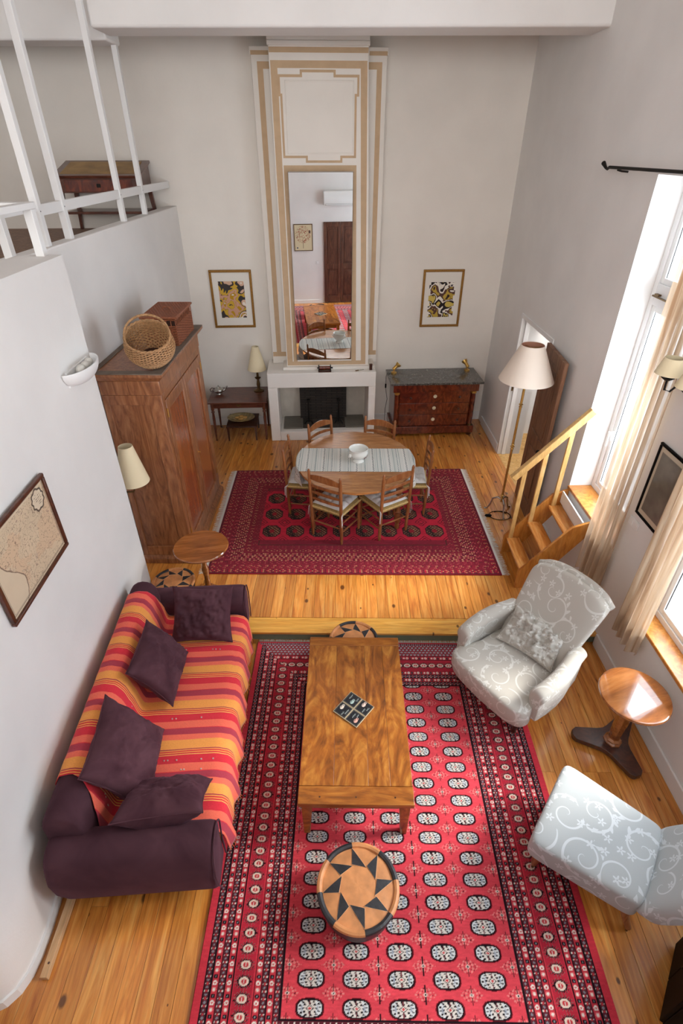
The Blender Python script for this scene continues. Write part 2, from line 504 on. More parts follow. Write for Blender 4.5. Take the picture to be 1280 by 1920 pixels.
def glass_mat():
    m = bpy.data.materials.new('window_glass'); m.use_nodes = True
    t = m.node_tree; t.nodes.clear()
    out = node(t, 'OutputMaterial'); mx = node(t, 'MixShader'); tr = node(t, 'BsdfTransparent'); gl = node(t, 'BsdfGlossy')
    gl.inputs['Roughness'].default_value = 0.02
    mx.inputs[0].default_value = 0.05
    t.links.new(tr.outputs[0], mx.inputs[1]); t.links.new(gl.outputs[0], mx.inputs[2])
    t.links.new(mx.outputs[0], out.inputs[0])
    return m
M_['glass'] = glass_mat()
def mirror_mat():
    m, t, p = nt('mirror_silver')
    p.inputs['Base Color'].default_value = (0.93, 0.94, 0.94, 1); p.inputs['Metallic'].default_value = 1; p.inputs['Roughness'].default_value = 0.0
    return m
M_['mirror'] = mirror_mat()
def curtain_mat():
    m = bpy.data.materials.new('sheer_linen'); m.use_nodes = True
    t = m.node_tree; t.nodes.clear()
    out = node(t, 'OutputMaterial')
    v = coords(t, (8, 30, 0.7))
    n = node(t, 'TexNoise', i_Scale=1.6, i_Detail=4.0, i_Distortion=0.3); t.links.new(v, n.inputs['Vector'])
    r = ramp(t, [(0.3, lin((160, 128, 100))), (0.5, lin((210, 186, 158))), (0.72, lin((238, 224, 204)))]); t.links.new(n.outputs[0], r.inputs[0])
    di = node(t, 'BsdfDiffuse'); tl = node(t, 'BsdfTranslucent'); tr = node(t, 'BsdfTransparent')
    t.links.new(r.outputs[0], di.inputs[0]); t.links.new(r.outputs[0], tl.inputs[0])
    a = node(t, 'MixShader'); a.inputs[0].default_value = 0.32
    t.links.new(di.outputs[0], a.inputs[1]); t.links.new(tl.outputs[0], a.inputs[2])
    b = node(t, 'MixShader')
    r2 = ramp(t, [(0.4, (0.08, 0.08, 0.08)), (0.75, (0.30, 0.30, 0.30))]); t.links.new(n.outputs[0], r2.inputs[0])
    t.links.new(r2.outputs[0], b.inputs[0]); t.links.new(a.outputs[0], b.inputs[1]); t.links.new(tr.outputs[0], b.inputs[2])
    t.links.new(b.outputs[0], out.inputs[0])
    return m
M_['curtain'] = curtain_mat()
def marble_mat():
    m, t, p = nt('grey_marble')
    v = coords(t, (1, 1, 1)); n = node(t, 'TexNoise', i_Scale=22.0, i_Detail=6.0, i_Distortion=1.5); t.links.new(v, n.inputs['Vector'])
    r = ramp(t, [(0.35, lin((52, 50, 48))), (0.55, lin((88, 86, 82))), (0.66, lin((124, 122, 116))), (0.72, lin((190, 188, 180)))]); t.links.new(n.outputs[0], r.inputs[0])
    t.links.new(r.outputs[0], p.inputs['Base Color']); p.inputs['Roughness'].default_value = 0.2; p.inputs['Coat Weight'].default_value = 0.3
    return m
M_['marble'] = marble_mat()
def brickback_mat():
    m, t, p = nt('sooty_brick')
    v = coords(t, (1, 1, 1), rot=(PI / 2, 0, 0)); b = node(t, 'TexBrick')
    b.inputs['Color1'].default_value = L4((52, 46, 42)); b.inputs['Color2'].default_value = L4((66, 58, 52)); b.inputs['Mortar'].default_value = L4((30, 27, 25))
    b.inputs['Scale'].default_value = 9.0; b.inputs['Brick Width'].default_value = 1.6; b.inputs['Row Height'].default_value = 0.28; b.inputs['Mortar Size'].default_value = 0.05
    t.links.new(v, b.inputs['Vector']); t.links.new(b.outputs[0], p.inputs['Base Color']); p.inputs['Roughness'].default_value = 0.95
    bump(t, p, b.outputs['Fac'], -0.4, 0.01)
    return m
M_['soot'] = brickback_mat()
U = 0.13     # height of the dining level above the sitting level
# ================================================================== SETTING
WB = T(0, 8.645, 0) @ R(0.066)          # back wall frame: x along the wall, -y out into the room
WR = T(2.62, 0, 0) @ R(0.029)           # right wall frame: y along the wall, +x through the wall
def wb(s, d, z): return tuple(WB @ Vector((s, -d, z)))
def wr(y, d, z): return tuple(WR @ Vector((-d, y, z)))
BA, RA = 0.066, 0.029

# ---- floors with single planks
fl = MB()
fl.box(-2.95, -0.1, -0.25, 2.9, 3.72, -0.022)
fl.box(-2.6, 3.72, -0.25, 2.75, 9.0, U - 0.022)
floor = struct(fl.build('floor', M_['dark'], smooth=False))
def plank_mesh(length, w=0.112, th=0.0215):
    b = MB(); e = 0.0003; g = 0.0012
    x0, x1 = g, w - g
    b.add([(x0, 0, -th), (x1, 0, -th), (x1, length - g, -th), (x0, length - g, -th),
           (x0, 0, -e), (x1, 0, -e), (x1, length - g, -e), (x0, length - g, -e),
           (x0 + e, e, 0), (x1 - e, e, 0), (x1 - e, length - e - g, 0), (x0 + e, length - e - g, 0)],
          [(0, 1, 5, 4), (1, 2, 6, 5), (2, 3, 7, 6), (3, 0, 4, 7), (4, 5, 9, 8), (5, 6, 10, 9), (6, 7, 11, 10), (7, 4, 8, 11), (8, 9, 10, 11)])
    o = b.build('plank', M_['pine'], floor, smooth=False)
    return o
def lay(x0, x1, y0, lens, z):
    src = {}
    x = x0
    while x < x1:
        total = sum(lens)
        k = rnd.random()
        if k < 0.35: seq = [total]
        elif k < 0.7: seq = list(lens)
        else: seq = list(lens)[::-1]
        y = y0
        for ln in seq:
            if ln not in src:
                o = plank_mesh(ln); src[ln] = o
            else:
                o = src[ln].copy(); COL.objects.link(o)
            o.location = (x, y, z + rnd.uniform(-0.0006, 0.0002))
            y += ln
        x += 0.112
lay(-2.9, 2.62, 0.02, (2.32, 1.37), 0.0)
lay(-2.46, 2.52, 3.892, (2.95, 2.0), U)
nb = MB(); nb.box(-2.3, 3.678, U - 0.028, 2.6, 3.888, U + 0.001)
nb.build('step_nosing', M_['nosing'], floor, bevel=0.006)
rs = MB(); rs.box(-2.3, 3.706, 0.0, 2.6, 3.724, U - 0.028)
rs.build('step_riser', M_['green'], floor, smooth=False)

# ---- back wall
w = MB(); w.box(-5.3, 0, 0, 2.75, 0.3, 6.0)
o = struct(w.build('wall_back', M_['wall2'], smooth=False)); o.matrix_world = WB

# ---- right wall with its openings (local: y along, x outwards)
TH = 0.34
DOOR = (6.36, 7.48, U, 2.22); WIN1 = (3.95, 5.03, 1.05, 3.96); WIN2 = (1.85, 3.36, 0.80, 3.85); WIN_ADDED = (0.32, 1.50, 0.80, 3.85)  # last opening is for the added, unseen near window
w = MB()
cuts = sorted([-3.2, 9.2] + [v for q in (DOOR, WIN1, WIN2, WIN_ADDED) for v in q[:2]])
for a, b in zip(cuts[:-1], cuts[1:]):
    hole = [q for q in (DOOR, WIN1, WIN2, WIN_ADDED) if abs(q[0] - a) < 1e-6]
    if hole:
        q = hole[0]
        w.box(0, a, -0.25, TH, b, q[2]); w.box(0, a, q[3], TH, b, 6.0)
    else:
        w.box(0, a, -0.25, TH, b, 6.0)
o = struct(w.build('wall_right', M_['wall'], smooth=False)); o.matrix_world = WR

# ---- left walls
w = MB(); w.box(-2.53, 4.12, 0, -2.39, 8.72, 3.47)
struct(w.build('wall_left', M_['wall'], bevel=0.01))
line = [(-2.05, 4.16), (-2.03, 3.5), (-2.01, 2.9), (-1.985, 2.4), (-1.955, 2.0), (-1.925, 1.7), (-1.895, 1.45), (-1.875, 1.25), (-1.873, 1.12),
        (-1.885, 1.03), (-1.915, 0.955), (-1.965, 0.90), (-2.04, 0.865), (-2.2, 0.84), (-2.9, 0.80)]
w = MB(); n = len(line)
poly = line + [(-2.9, 1.05), (-2.36, 1.12), (-2.36, 4.16)]
w.prism(poly[::-1], 0, 3.5)
o = struct(w.build('wall_left_near', M_['wall'], angle=25))
def offset(ln, d):
    out = []
    for i, p in enumerate(ln):
        a = Vector(ln[max(i - 1, 0)]); b = Vector(ln[min(i + 1, len(ln) - 1)])
        t = (b - a).normalized(); nrm = Vector((-t.y, t.x))
        out.append((p[0] + nrm.x * d, p[1] + nrm.y * d))
    return out
sk = MB(); a = offset(line, 0.0); b = offset(line, 0.016)
for i in range(len(line) - 1):
    q = [a[i], a[i + 1], b[i + 1], b[i]]
    sk.prism(q, 0.0, 0.085)
struct(sk.build('baseboard_left', M_['paint'], angle=25))
w = MB(); w.box(-3.05, -0.1, 0, -2.9, 4.2, 3.1)
struct(w.build('wall_passage', M_['wall'], smooth=False))
w = MB(); w.box(-5.45, -3.2, 3.0, -5.3, 9.2, 6.0)
struct(w.build('wall_gallery_left', M_['wall'], smooth=False))
w = MB(); w.box(-5.45, -3.35, 3.0, -3.1, -3.2, 6.0); w.box(1.7, -3.35, 3.0, 3.1, -3.2, 6.0); w.box(-3.1, -3.35, 3.0, 1.7, -3.2, 3.75); w.box(-3.1, -3.35, 5.75, 1.7, -3.2, 6.0)  # gap left for the added rear window
struct(w.build('wall_gallery_rear', M_['wall'], smooth=False))
w = MB(); w.box(-2.9, -0.15, 0, 2.62, 0.05, 3.42)
struct(w.build('wall_front', M_['wall'], smooth=False))
sk = MB(); sk.box(-2.9, 0.05, 0, 0.36, 0.066, 0.10); sk.box(1.42, 0.05, 0, 2.6, 0.066, 0.10)
struct(sk.build('baseboard_front', M_['paint'], bevel=0.004))

# ---- gallery floor and ceiling, beams
w = MB(); w.box(-5.3, 4.16, 3.05, -2.5, 9.1, 3.2); w.box(-5.3, -3.2, 3.05, -2.34, 4.16, 3.2); w.box(-2.34, -3.2, 3.05, 2.64, -0.15, 3.2)
struct(w.build('floor_gallery', M_['door'], smooth=False))
w = MB(); w.box(-5.45, -3.35, 5.95, 3.1, 9.3, 6.05)
struct(w.build('ceiling', M_['wall'], smooth=False))
w = MB(); w.box(-2.42, 6.62, 5.06, 2.5, 7.1, 5.96)
struct(w.build('trim_1', M_['wall'], bevel=0.025, seg=3))
w = MB(); w.box(-5.3, 7.0, 5.02, -2.42, 7.4, 5.96)
struct(w.build('trim_2', M_['wall'], bevel=0.02))

# ---- baseboards right and back
sk = MB(); sk.box(-0.02, 0.1, 0.0, 0, 3.68, 0.15)
o = struct(sk.build('baseboard_right', M_['paint'], bevel=0.005)); o.matrix_world = WR
sk = MB(); sk.box(-0.02, 7.54, U, 0, 8.6, U + 0.15); sk.box(-0.02, 5.12, U, 0, 6.3, U + 0.15)
o = struct(sk.build('baseboard_right_upper', M_['paint'], bevel=0.005)); o.matrix_world = WR
sk = MB(); sk.box(0.42, -0.02, U, 2.36, 0, U + 0.15); sk.box(-2.34, -0.02, U, -1.29, 0, U + 0.15)
o = struct(sk.build('baseboard_back', M_['paint'], bevel=0.005)); o.matrix_world = WB

# ---- doorway to the white corridor
d = MB()
y0, y1, z0, z1 = DOOR
d.box(-0.012, y1, z0, TH, y1 + 0.055, z1 + 0.055); d.box(-0.012, y0 - 0.055, z0, TH, y0, z1 + 0.055); d.box(-0.012, y0, z1, TH, y1, z1 + 0.055)
d.box(0.05, y1 - 0.02, z0, 0.11, y1, z1)
o = struct(d.build('trim_3', M_['paint'], bevel=0.004)); o.matrix_world = WR
hg = MB(); hg.box(0.02, y1 - 0.004, 1.18, 0.045, y1 + 0.0, 1.24); hg.box(0.02, y1 - 0.004, 1.3, 0.045, y1 + 0.0, 1.36)
hg.build('strike_plate', M_['bronze'], o)
c = MB(); c.box(TH + 0.38, 5.6, U - 0.1, TH + 0.46, 8.6, 2.75); c.box(TH, 8.2, U - 0.1, TH + 0.46, 8.3, 2.75); c.box(TH, 5.6, U - 0.1, TH + 0.46, 5.7, 2.75)
c.box(TH, 5.6, 2.68, TH + 0.46, 8.3, 2.78)
o = struct(c.build('wall_corridor', M_['paint'], smooth=False)); o.matrix_world = WR
c = MB(); c.box(0, 5.7, U - 0.12, TH + 0.42, 8.2, U + 0.001)
o = struct(c.build('floor_corridor', M_['pine3'], smooth=False)); o.matrix_world = WR
c = MB(); c.box(TH + 0.365, 5.7, U, TH + 0.38, 8.2, U + 0.12)
o = struct(c.build('baseboard_corridor', M_['paint'], smooth=False)); o.matrix_world = WR

# the brown leaf, folded back against the wall
leaf = struct(thing('door_1', 'brown panelled wooden door folded open against the right wall', 'door', (2.425, 6.345, U), PI - 0.06))
del leaf['category']
lf = MB()
LW, LH, LT = 0.76, 2.10, 0.045     # local: x = thickness, y = from hinge outwards
st = 0.115
def bxl(b, y0, z0, y1, z1, t0=0, t1=LT): b.box(t0, y0, z0, t1, y1, z1)
bxl(lf, 0, 0, st, LH); bxl(lf, LW - st, 0, LW, LH)
for za, zb in ((0, 0.2), (0.92, 1.06), (1.98, LH)): bxl(lf, st, za, LW - st, zb)
lf.build('door_frame', M_['door'], leaf, bevel=0.006)
for za, zb in ((0.2, 0.92), (1.06, 1.98)):
    p = MB(); bxl(p, st - 0.005, za - 0.005, LW - st + 0.005, zb + 0.005, 0.012, LT - 0.012)
    o = p.build('door_panel', M_['door'], leaf, bevel=0.008)
    m = MB(); m.box(LT - 0.012, st + 0.06, za + 0.06, LT - 0.002, LW - st - 0.06, zb - 0.06)
    m.build('raised_field', M_['door'], o, bevel=0.009, seg=1)
k = MB(); k.lathe([(0.008, 0), (0.01, 0.02), (0.026, 0.035), (0.03, 0.05), (0.02, 0.065), (0, 0.068)], 14, T(LT, LW - 0.06, 1.0) @ R(PI / 2, 'Y'))
k.build('door_knob', M_['iron'], leaf)
k = MB(); k.box(0.01, LW, 0.93, LT - 0.01, LW + 0.003, 1.1); k.build('lock_plate', M_['bronze'], leaf)

# ---- windows
def sash(name, y0, y1, z0, z1, x=0.24, fw=0.065, panes=((0, 1),), sill=None, transom=None, mull=None, handle=None):
    fr = MB(); d = 0.06
    fr.box(x, y0, z0, x + d, y0 + fw, z1); fr.box(x, y1 - fw, z0, x + d, y1, z1)
    fr.box(x, y0 + fw, z0, x + d, y1 - fw, z0 + fw); fr.box(x, y0 + fw, z1 - fw, x + d, y1 - fw, z1)
    zt = []
    if transom:
        fr.box(x, y0 + fw, transom[0], x + d, y1 - fw, transom[1])
        zt = [(z0 + fw, transom[0]), (transom[1], z1 - fw)]
    else: zt = [(z0 + fw, z1 - fw)]
    if mull: fr.box(x, mull - 0.05, z0 + fw, x + d, mull + 0.05, z1 - fw)
    root = struct(fr.build(name, M_['paint'], bevel=0.004)); root.matrix_world = WR
    ys = [(y0 + fw, (mull or y1) - (0.05 if mull else fw))] + ([(mull + 0.05, y1 - fw)] if mull else [])
    for za, zb in zt:
        for ya, yb in ys:
            s = MB(); sw = 0.05
            for q in ((ya, za, ya + sw, zb), (yb - sw, za, yb, zb), (ya + sw, za, yb - sw, za + sw), (ya + sw, zb - sw, yb - sw, zb)):
                s.box(x + 0.012, q[0], q[1], x + 0.05, q[2], q[3])
            so = s.build('sash', M_['plastic'], root, bevel=0.006)
            g = MB(); g.box(x + 0.03, ya + sw - 0.01, za + sw - 0.01, x + 0.036, yb - sw + 0.01, zb - sw + 0.01)
            g.build('pane', M_['glass'], so, smooth=False)
            gk = MB()
            for q in ((yb - sw - 0.006, za + sw, yb - sw + 0.006, zb - sw),):
                gk.box(x + 0.026, q[0], q[1], x + 0.03, q[2], q[3])
            gk.build('glazing_seal', M_['iron'], so, smooth=False)
    return root
w1 = sash('window_1', WIN1[0], WIN1[1], WIN1[2], WIN1[3], transom=(2.98, 3.16))
h = MB(); h.box(0.228, 4.90, 1.66, 0.242, 4.93, 1.76); h.box(0.19, 4.905, 1.735, 0.232, 4.925, 1.755); h.box(0.185, 4.9, 1.60, 0.2, 4.93, 1.755)
h.build('window_handle', M_['plastic'], w1, bevel=0.004)
h = MB(); h.box(0.225, 4.72, 3.05, 0.24, 4.98, 3.062); h.box(0.21, 4.86, 3.07, 0.24, 4.92, 3.085); h.build('transom_catch', M_['bronze'], w1)
s = MB(); s.box(-0.02, WIN1[0], 1.02, 0.24, WIN1[1], 1.055)
s.build('window_sill', M_['pine2'], w1, bevel=0.006)
w2 = sash('window_2', WIN2[0], WIN2[1], WIN2[2], WIN2[3], x=0.15, mull=2.6, transom=(2.95, 3.1))
s = MB(); s.box(-0.03, WIN2[0] - 0.01, 0.775, 0.155, WIN2[1] + 0.0, 0.81)
s.build('window_sill', M_['pine2'], w2, bevel=0.008)

w3 = sash('added_window_near', WIN_ADDED[0], WIN_ADDED[1], WIN_ADDED[2], WIN_ADDED[3], mull=0.91, transom=(2.95, 3.1))  # unseen window, added to let light onto the near floor
s = MB(); s.box(-0.03, WIN_ADDED[0], 0.775, 0.25, WIN_ADDED[1], 0.81)
s.build('window_sill', M_['pine2'], w3, bevel=0.008)
fr = MB()
for q in ((-3.1, 3.75, -3.03, 5.75), (1.63, 3.75, 1.7, 5.75), (-3.03, 3.75, 1.63, 3.82), (-3.03, 5.68, 1.63, 5.75), (-1.53, 3.82, -1.47, 5.68), (0.07, 3.82, 0.13, 5.68)): fr.box(q[0], -3.30, q[1], q[2], -3.24, q[3])
w4 = struct(fr.build('added_window_rear', M_['paint'], bevel=0.004))  # unseen window, added behind the camera to admit fill light
for xa, xb in ((-3.03, -1.53), (-1.47, 0.07), (0.13, 1.63)):
    g = MB(); g.box(xa, -3.275, 3.82, xb, -3.268, 5.68); g.build('pane', M_['glass'], w4, smooth=False)

# ---- wooden doors, switch on the front wall (seen in the tall mirror)
d2 = struct(thing('door_2', 'tall brown double doors with curved panels in the white front wall', 'door', (0.41, 0.05, 0)))
del d2['category']
for i in (0, 1):
    x0 = 0.0 + i * 0.46; x1 = x0 + 0.455
    p = MB(); p.box(x0, 0, 0.02, x0 + 0.07, 0.045, 2.1); p.box(x1 - 0.07, 0, 0.02, x1, 0.045, 2.1)
    for za, zb in ((0.02, 0.2), (0.92, 1.06), (1.98, 2.1)): p.box(x0 + 0.07, 0, za, x1 - 0.07, 0.045, zb)
    lf_ = p.build('door_leaf', M_['darkdoor'], d2, bevel=0.006)
    for za, zb in ((0.2, 0.92), (1.06, 1.98)):
        q = MB(); cx = (x0 + x1) / 2; hw = (x1 - x0) / 2 - 0.07
        q.box(cx - hw, 0.005, za, cx + hw, 0.03, zb)
        pts = [(cx - hw + 0.04, za + 0.05), (cx + hw - 0.04, za + 0.05), (cx + hw - 0.04, zb - 0.12)]
        pts += [(cx + (hw - 0.04) * math.cos(a), zb - 0.12 + 0.07 * math.sin(a)) for a in np.linspace(0.2, PI - 0.2, 9)] + [(cx - hw + 0.04, zb - 0.12)]
        q.prism(pts, 0, 0.012, Matrix(((1, 0, 0, 0), (0, 0, 1, 0.03), (0, 1, 0, 0), (0, 0, 0, 1))))
        q.build('panel', M_['darkdoor'], lf_)
# ================================================================== RUGS (pile colours computed per knot)
def mixn(a, b, m): return a * (1 - m[..., None]) + np.array(b) * m[..., None]
def rug_large():
    x0, x1, y0, y1 = -0.88, 1.58, 0.33, 3.66
    st = 0.0045
    nx = int((x1 - x0) / st); ny = int((y1 - y0) / st)
    X, Y = np.meshgrid(np.linspace(x0, x1, nx), np.linspace(y0, y1, ny))
    ex = np.minimum(X - x0, x1 - X); ey = np.minimum(Y - y0, y1 - Y)
    e = np.minimum(ex, ey); vert = ex < ey
    al = np.where(vert, Y - y0, X - x0)                   # coordinate running along the border
    red = lin((204, 56, 70)); deep = lin((176, 40, 58)); dk = lin((92, 36, 46)); blk = lin((26, 16, 22)); wh = lin((226, 214, 204)); pk = lin((220, 120, 120)); grey = lin((132, 130, 138)); rose = lin((196, 62, 68))
    C = np.empty(X.shape + (3,)); C[:] = red
    nz = vnoise(X * 5, Y * 5, 3)
    C *= (0.9 + 0.2 * nz)[..., None]
    def sel(m, c): C[m] = c
    # dotted dark stripes
    for c0, hw in ((0.070, 0.019), (0.155, 0.019), (0.412, 0.019), (0.492, 0.021)):
        t = (e - c0); m = np.abs(t) < hw
        sel(m, dk)
        ph = (al / 0.017) % 1; k = np.floor(al / 0.017).astype(int)
        off = np.where(k % 2 == 0, 0.0, 0.0)
        dia = np.abs(t) / 0.010 + np.abs(ph - 0.5) * 2
        m2 = m & (dia < 0.85) & (k % 2 == 0); sel(m2, grey)
        m3 = m & (k % 2 == 1) & (np.abs(np.abs(t) - 0.010) < 0.003) & (np.abs(ph - 0.5) < 0.2); sel(m3, wh)
        m3 = m & (k % 2 == 1) & (np.abs(t) < 0.005) & (np.abs(ph - 0.5) < 0.3); sel(m3, rose)
        ml = (np.abs(np.abs(t) - hw) < 0.0035); sel(ml, blk)
    # red stripes with white and black knots
    for c0 in (0.113, 0.198, 0.372, 0.452):
        t = e - c0; m = np.abs(t) < 0.021
        sel(m, lin((192, 54, 66)))
        ph = (al / 0.030) % 1; k = np.floor(al / 0.030).astype(int) % 3
        blob = np.hypot(t / 0.0135, (ph - 0.5) * 0.030 / 0.0115)
        sel(m & (blob < 1) & (k == 0), pk); sel(m & (blob < .62) & (k == 0), wh)
        sel(m & (blob < 1) & (k == 1), wh); sel(m & (blob < .4) & (k == 1), rose)
        sel(m & (blob < .95) & (k == 2), blk); sel(m & (blob < .35) & (k == 2), grey)
        sel(np.abs(np.abs(t) - 0.021) < 0.003, blk)
    # main border of sunburst rosettes
    t = e - 0.285; m = np.abs(t) < 0.058
    C[m] = np.array(deep) * (0.9 + 0.25 * nz[m])[..., None]
    P_ = 0.0795
    cxy = np.where(vert, (Y - y0 - 0.285), (X - x0 - 0.285))
    v_ = (cxy / P_ + 0.5) % 1 - 0.5
    if True:
        dy = v_ * P_; dx = t
        a = np.where(vert, dx, dy); b = np.where(vert, dy, dx)     # wide in x, short in y
        r = np.hypot(a / 0.056, b / 0.039); th = np.arctan2(b / 0.039, a / 0.056)
        spike = r < 0.80 + 0.20 * np.cos(th * 17)
        sel(m & spike, blk)
        sel(m & spike & (r > .66) & (np.cos(th * 17) > 0.75), lin((150, 90, 90)))
        sel(m & (r < 0.55), lin((226, 200, 184))); sel(m & (r < 0.30), rose)
        sel(m & (r < 0.22) & (np.abs(a) < 0.003), wh)
    # ends: pale lattice
    lat = (~vert) & (ey < 0.175) & (ey > 0.045) & (ex > 0.09)
    u = X / 0.036; vv = ey / 0.028
    kk = np.floor(vv).astype(int)
    fu = (u + 0.5 * (kk % 2)) % 1 - 0.5; fv = vv % 1 - 0.5
    dd = np.abs(fu) * 2.2 + np.abs(fv) * 2.0
    sel(lat, lin((150, 52, 62))); sel(lat & (dd < 0.95), lin((70, 52, 62))); sel(lat & (dd < 0.75), lin((188, 192, 196))); sel(lat & (dd < 0.3), lin((40, 30, 40)))
    rim = (~vert) & (ey < 0.045) & (ey > 0.018); sel(rim, lin((120, 40, 52))); sel(rim & (((X / 0.02) % 1) < 0.45), grey)
    # field
    F = e > 0.518
    fr = np.array(lin((216, 70, 82))); C[F] = fr * (0.86 + 0.3 * vnoise(X * 3, Y * 9, 9)[F])[..., None]
    cx0 = 0.35; sx = 0.272; sy = 0.133
    kx = np.round((X - cx0) / sx); gx = X - cx0 - kx * sx
    ky = np.round((Y - 1.03) / sy); gy = Y - 1.03 - ky * sy
    inside = F & (np.abs(kx) <= 2)
    q = (np.abs(gx) / 0.078) ** 2.6 + (np.abs(gy) / 0.043) ** 2.6
    sel(inside & (q < 1.25), lin((92, 16, 26))); sel(inside & (q < 1.0), blk)
    q2 = (np.abs(gx) / 0.070) ** 2.8 + (np.abs(gy) / 0.036) ** 2.8
    inn = inside & (q2 < 1)
    side = np.abs(gx) / 0.07
    base = np.where((side > 0.5)[..., None], np.array(lin((206, 208, 210))), np.array(lin((214, 206, 198))))
    C[inn] = base[inn]
    rr = q2 ** (1 / 2.8); th = np.arctan2(gy / 0.036, gx / 0.070)
    sel(inn & (np.abs(rr - 0.82) < 0.10) & (np.sin(th * 12) > 0.35), blk)
    sel(inn & (np.abs(rr - 0.55) < 0.10) & (np.sin(th * 8 + 1.57) > 0.1), blk)
    sel(inn & (np.abs(gx) < 0.0028) & (rr > .4), lin((120, 60, 66)))
    sel(inn & (np.abs(rr - 0.66) < 0.05) & (np.abs(np.sin(th)) < 0.5), lin((150, 158, 172)))
    dd = np.abs(gx) / 0.026 + np.abs(gy) / 0.017
    sel(inn & (dd < 1), blk); sel(inn & (dd < .72), wh); sel(inn & (dd < .4), rose)
    # snowflake motifs between
    ox = np.abs((X - cx0 - sx / 2) - np.round((X - cx0 - sx / 2) / sx) * sx); oy = np.abs((Y - 1.03 - sy / 2) - np.round((Y - 1.03 - sy / 2) / sy) * sy)
    fl = F & (ox < 0.075) & (oy < 0.048)
    arms = (np.abs(np.sin((ox / 0.016) * 2.2 + oy * 60)) * 0.6 + np.abs(np.cos(oy / 0.008 * 1.4 - ox * 50)) * 0.5)
    star = (ox / 0.075 + oy / 0.040) < 1
    sel(fl & star & (arms > 0.78), lin((222, 128, 124))); sel(fl & star & (arms < 0.28), blk)
    sel(F & (ox < 0.0035) & (oy < 0.046), blk); sel(fl & ((ox / 0.012 + oy / 0.010) < 1), wh); sel(fl & ((ox / 0.007 + oy / 0.006) < 1), blk)
    sel(np.abs(e - 0.518) < 0.003, blk)
    C *= (0.88 + 0.24 * vnoise(X * 40, Y * 160, 5))[..., None]
    Z = 0.016 + 0.002 * vnoise(X * 2, Y * 2, 1)
    r = thing('large_rug', 'long red knotted rug with rows of white medallions under the coffee table', 'rug', (0, 0, 0))
    np_grid('pile', np.stack([X, Y, Z], -1), C, M_['vcwool'], r, skirt=0.0155)
    f = MB(); g = random.Random(3)
    for yy, s in ((y1, 1), (y0, -1)):
        x = x0 + 0.01
        while x < x1 - 0.01:
            dx = g.uniform(-0.006, 0.006); ln = g.uniform(0.036, 0.044)
            a = (x, yy, 0.009); b = (x + 0.006, yy, 0.009); c = (x + 0.006 + dx, yy + s * ln, 0.003); d = (x + dx, yy + s * ln, 0.003)
            f.add([a, b, c, d, (a[0], a[1], 0.001), (b[0], b[1], 0.001), (c[0], c[1], 0.001), (d[0], d[1], 0.001)], [(0, 1, 2, 3), (0, 3, 7, 4), (1, 5, 6, 2), (3, 2, 6, 7)] if s > 0 else [(3, 2, 1, 0), (0, 4, 7, 3), (1, 2, 6, 5), (3, 7, 6, 2)])
            x += 0.008
    o = f.build('fringe', M_['fringe'], r, smooth=False); o['kind'] = 'stuff'
rug_large()

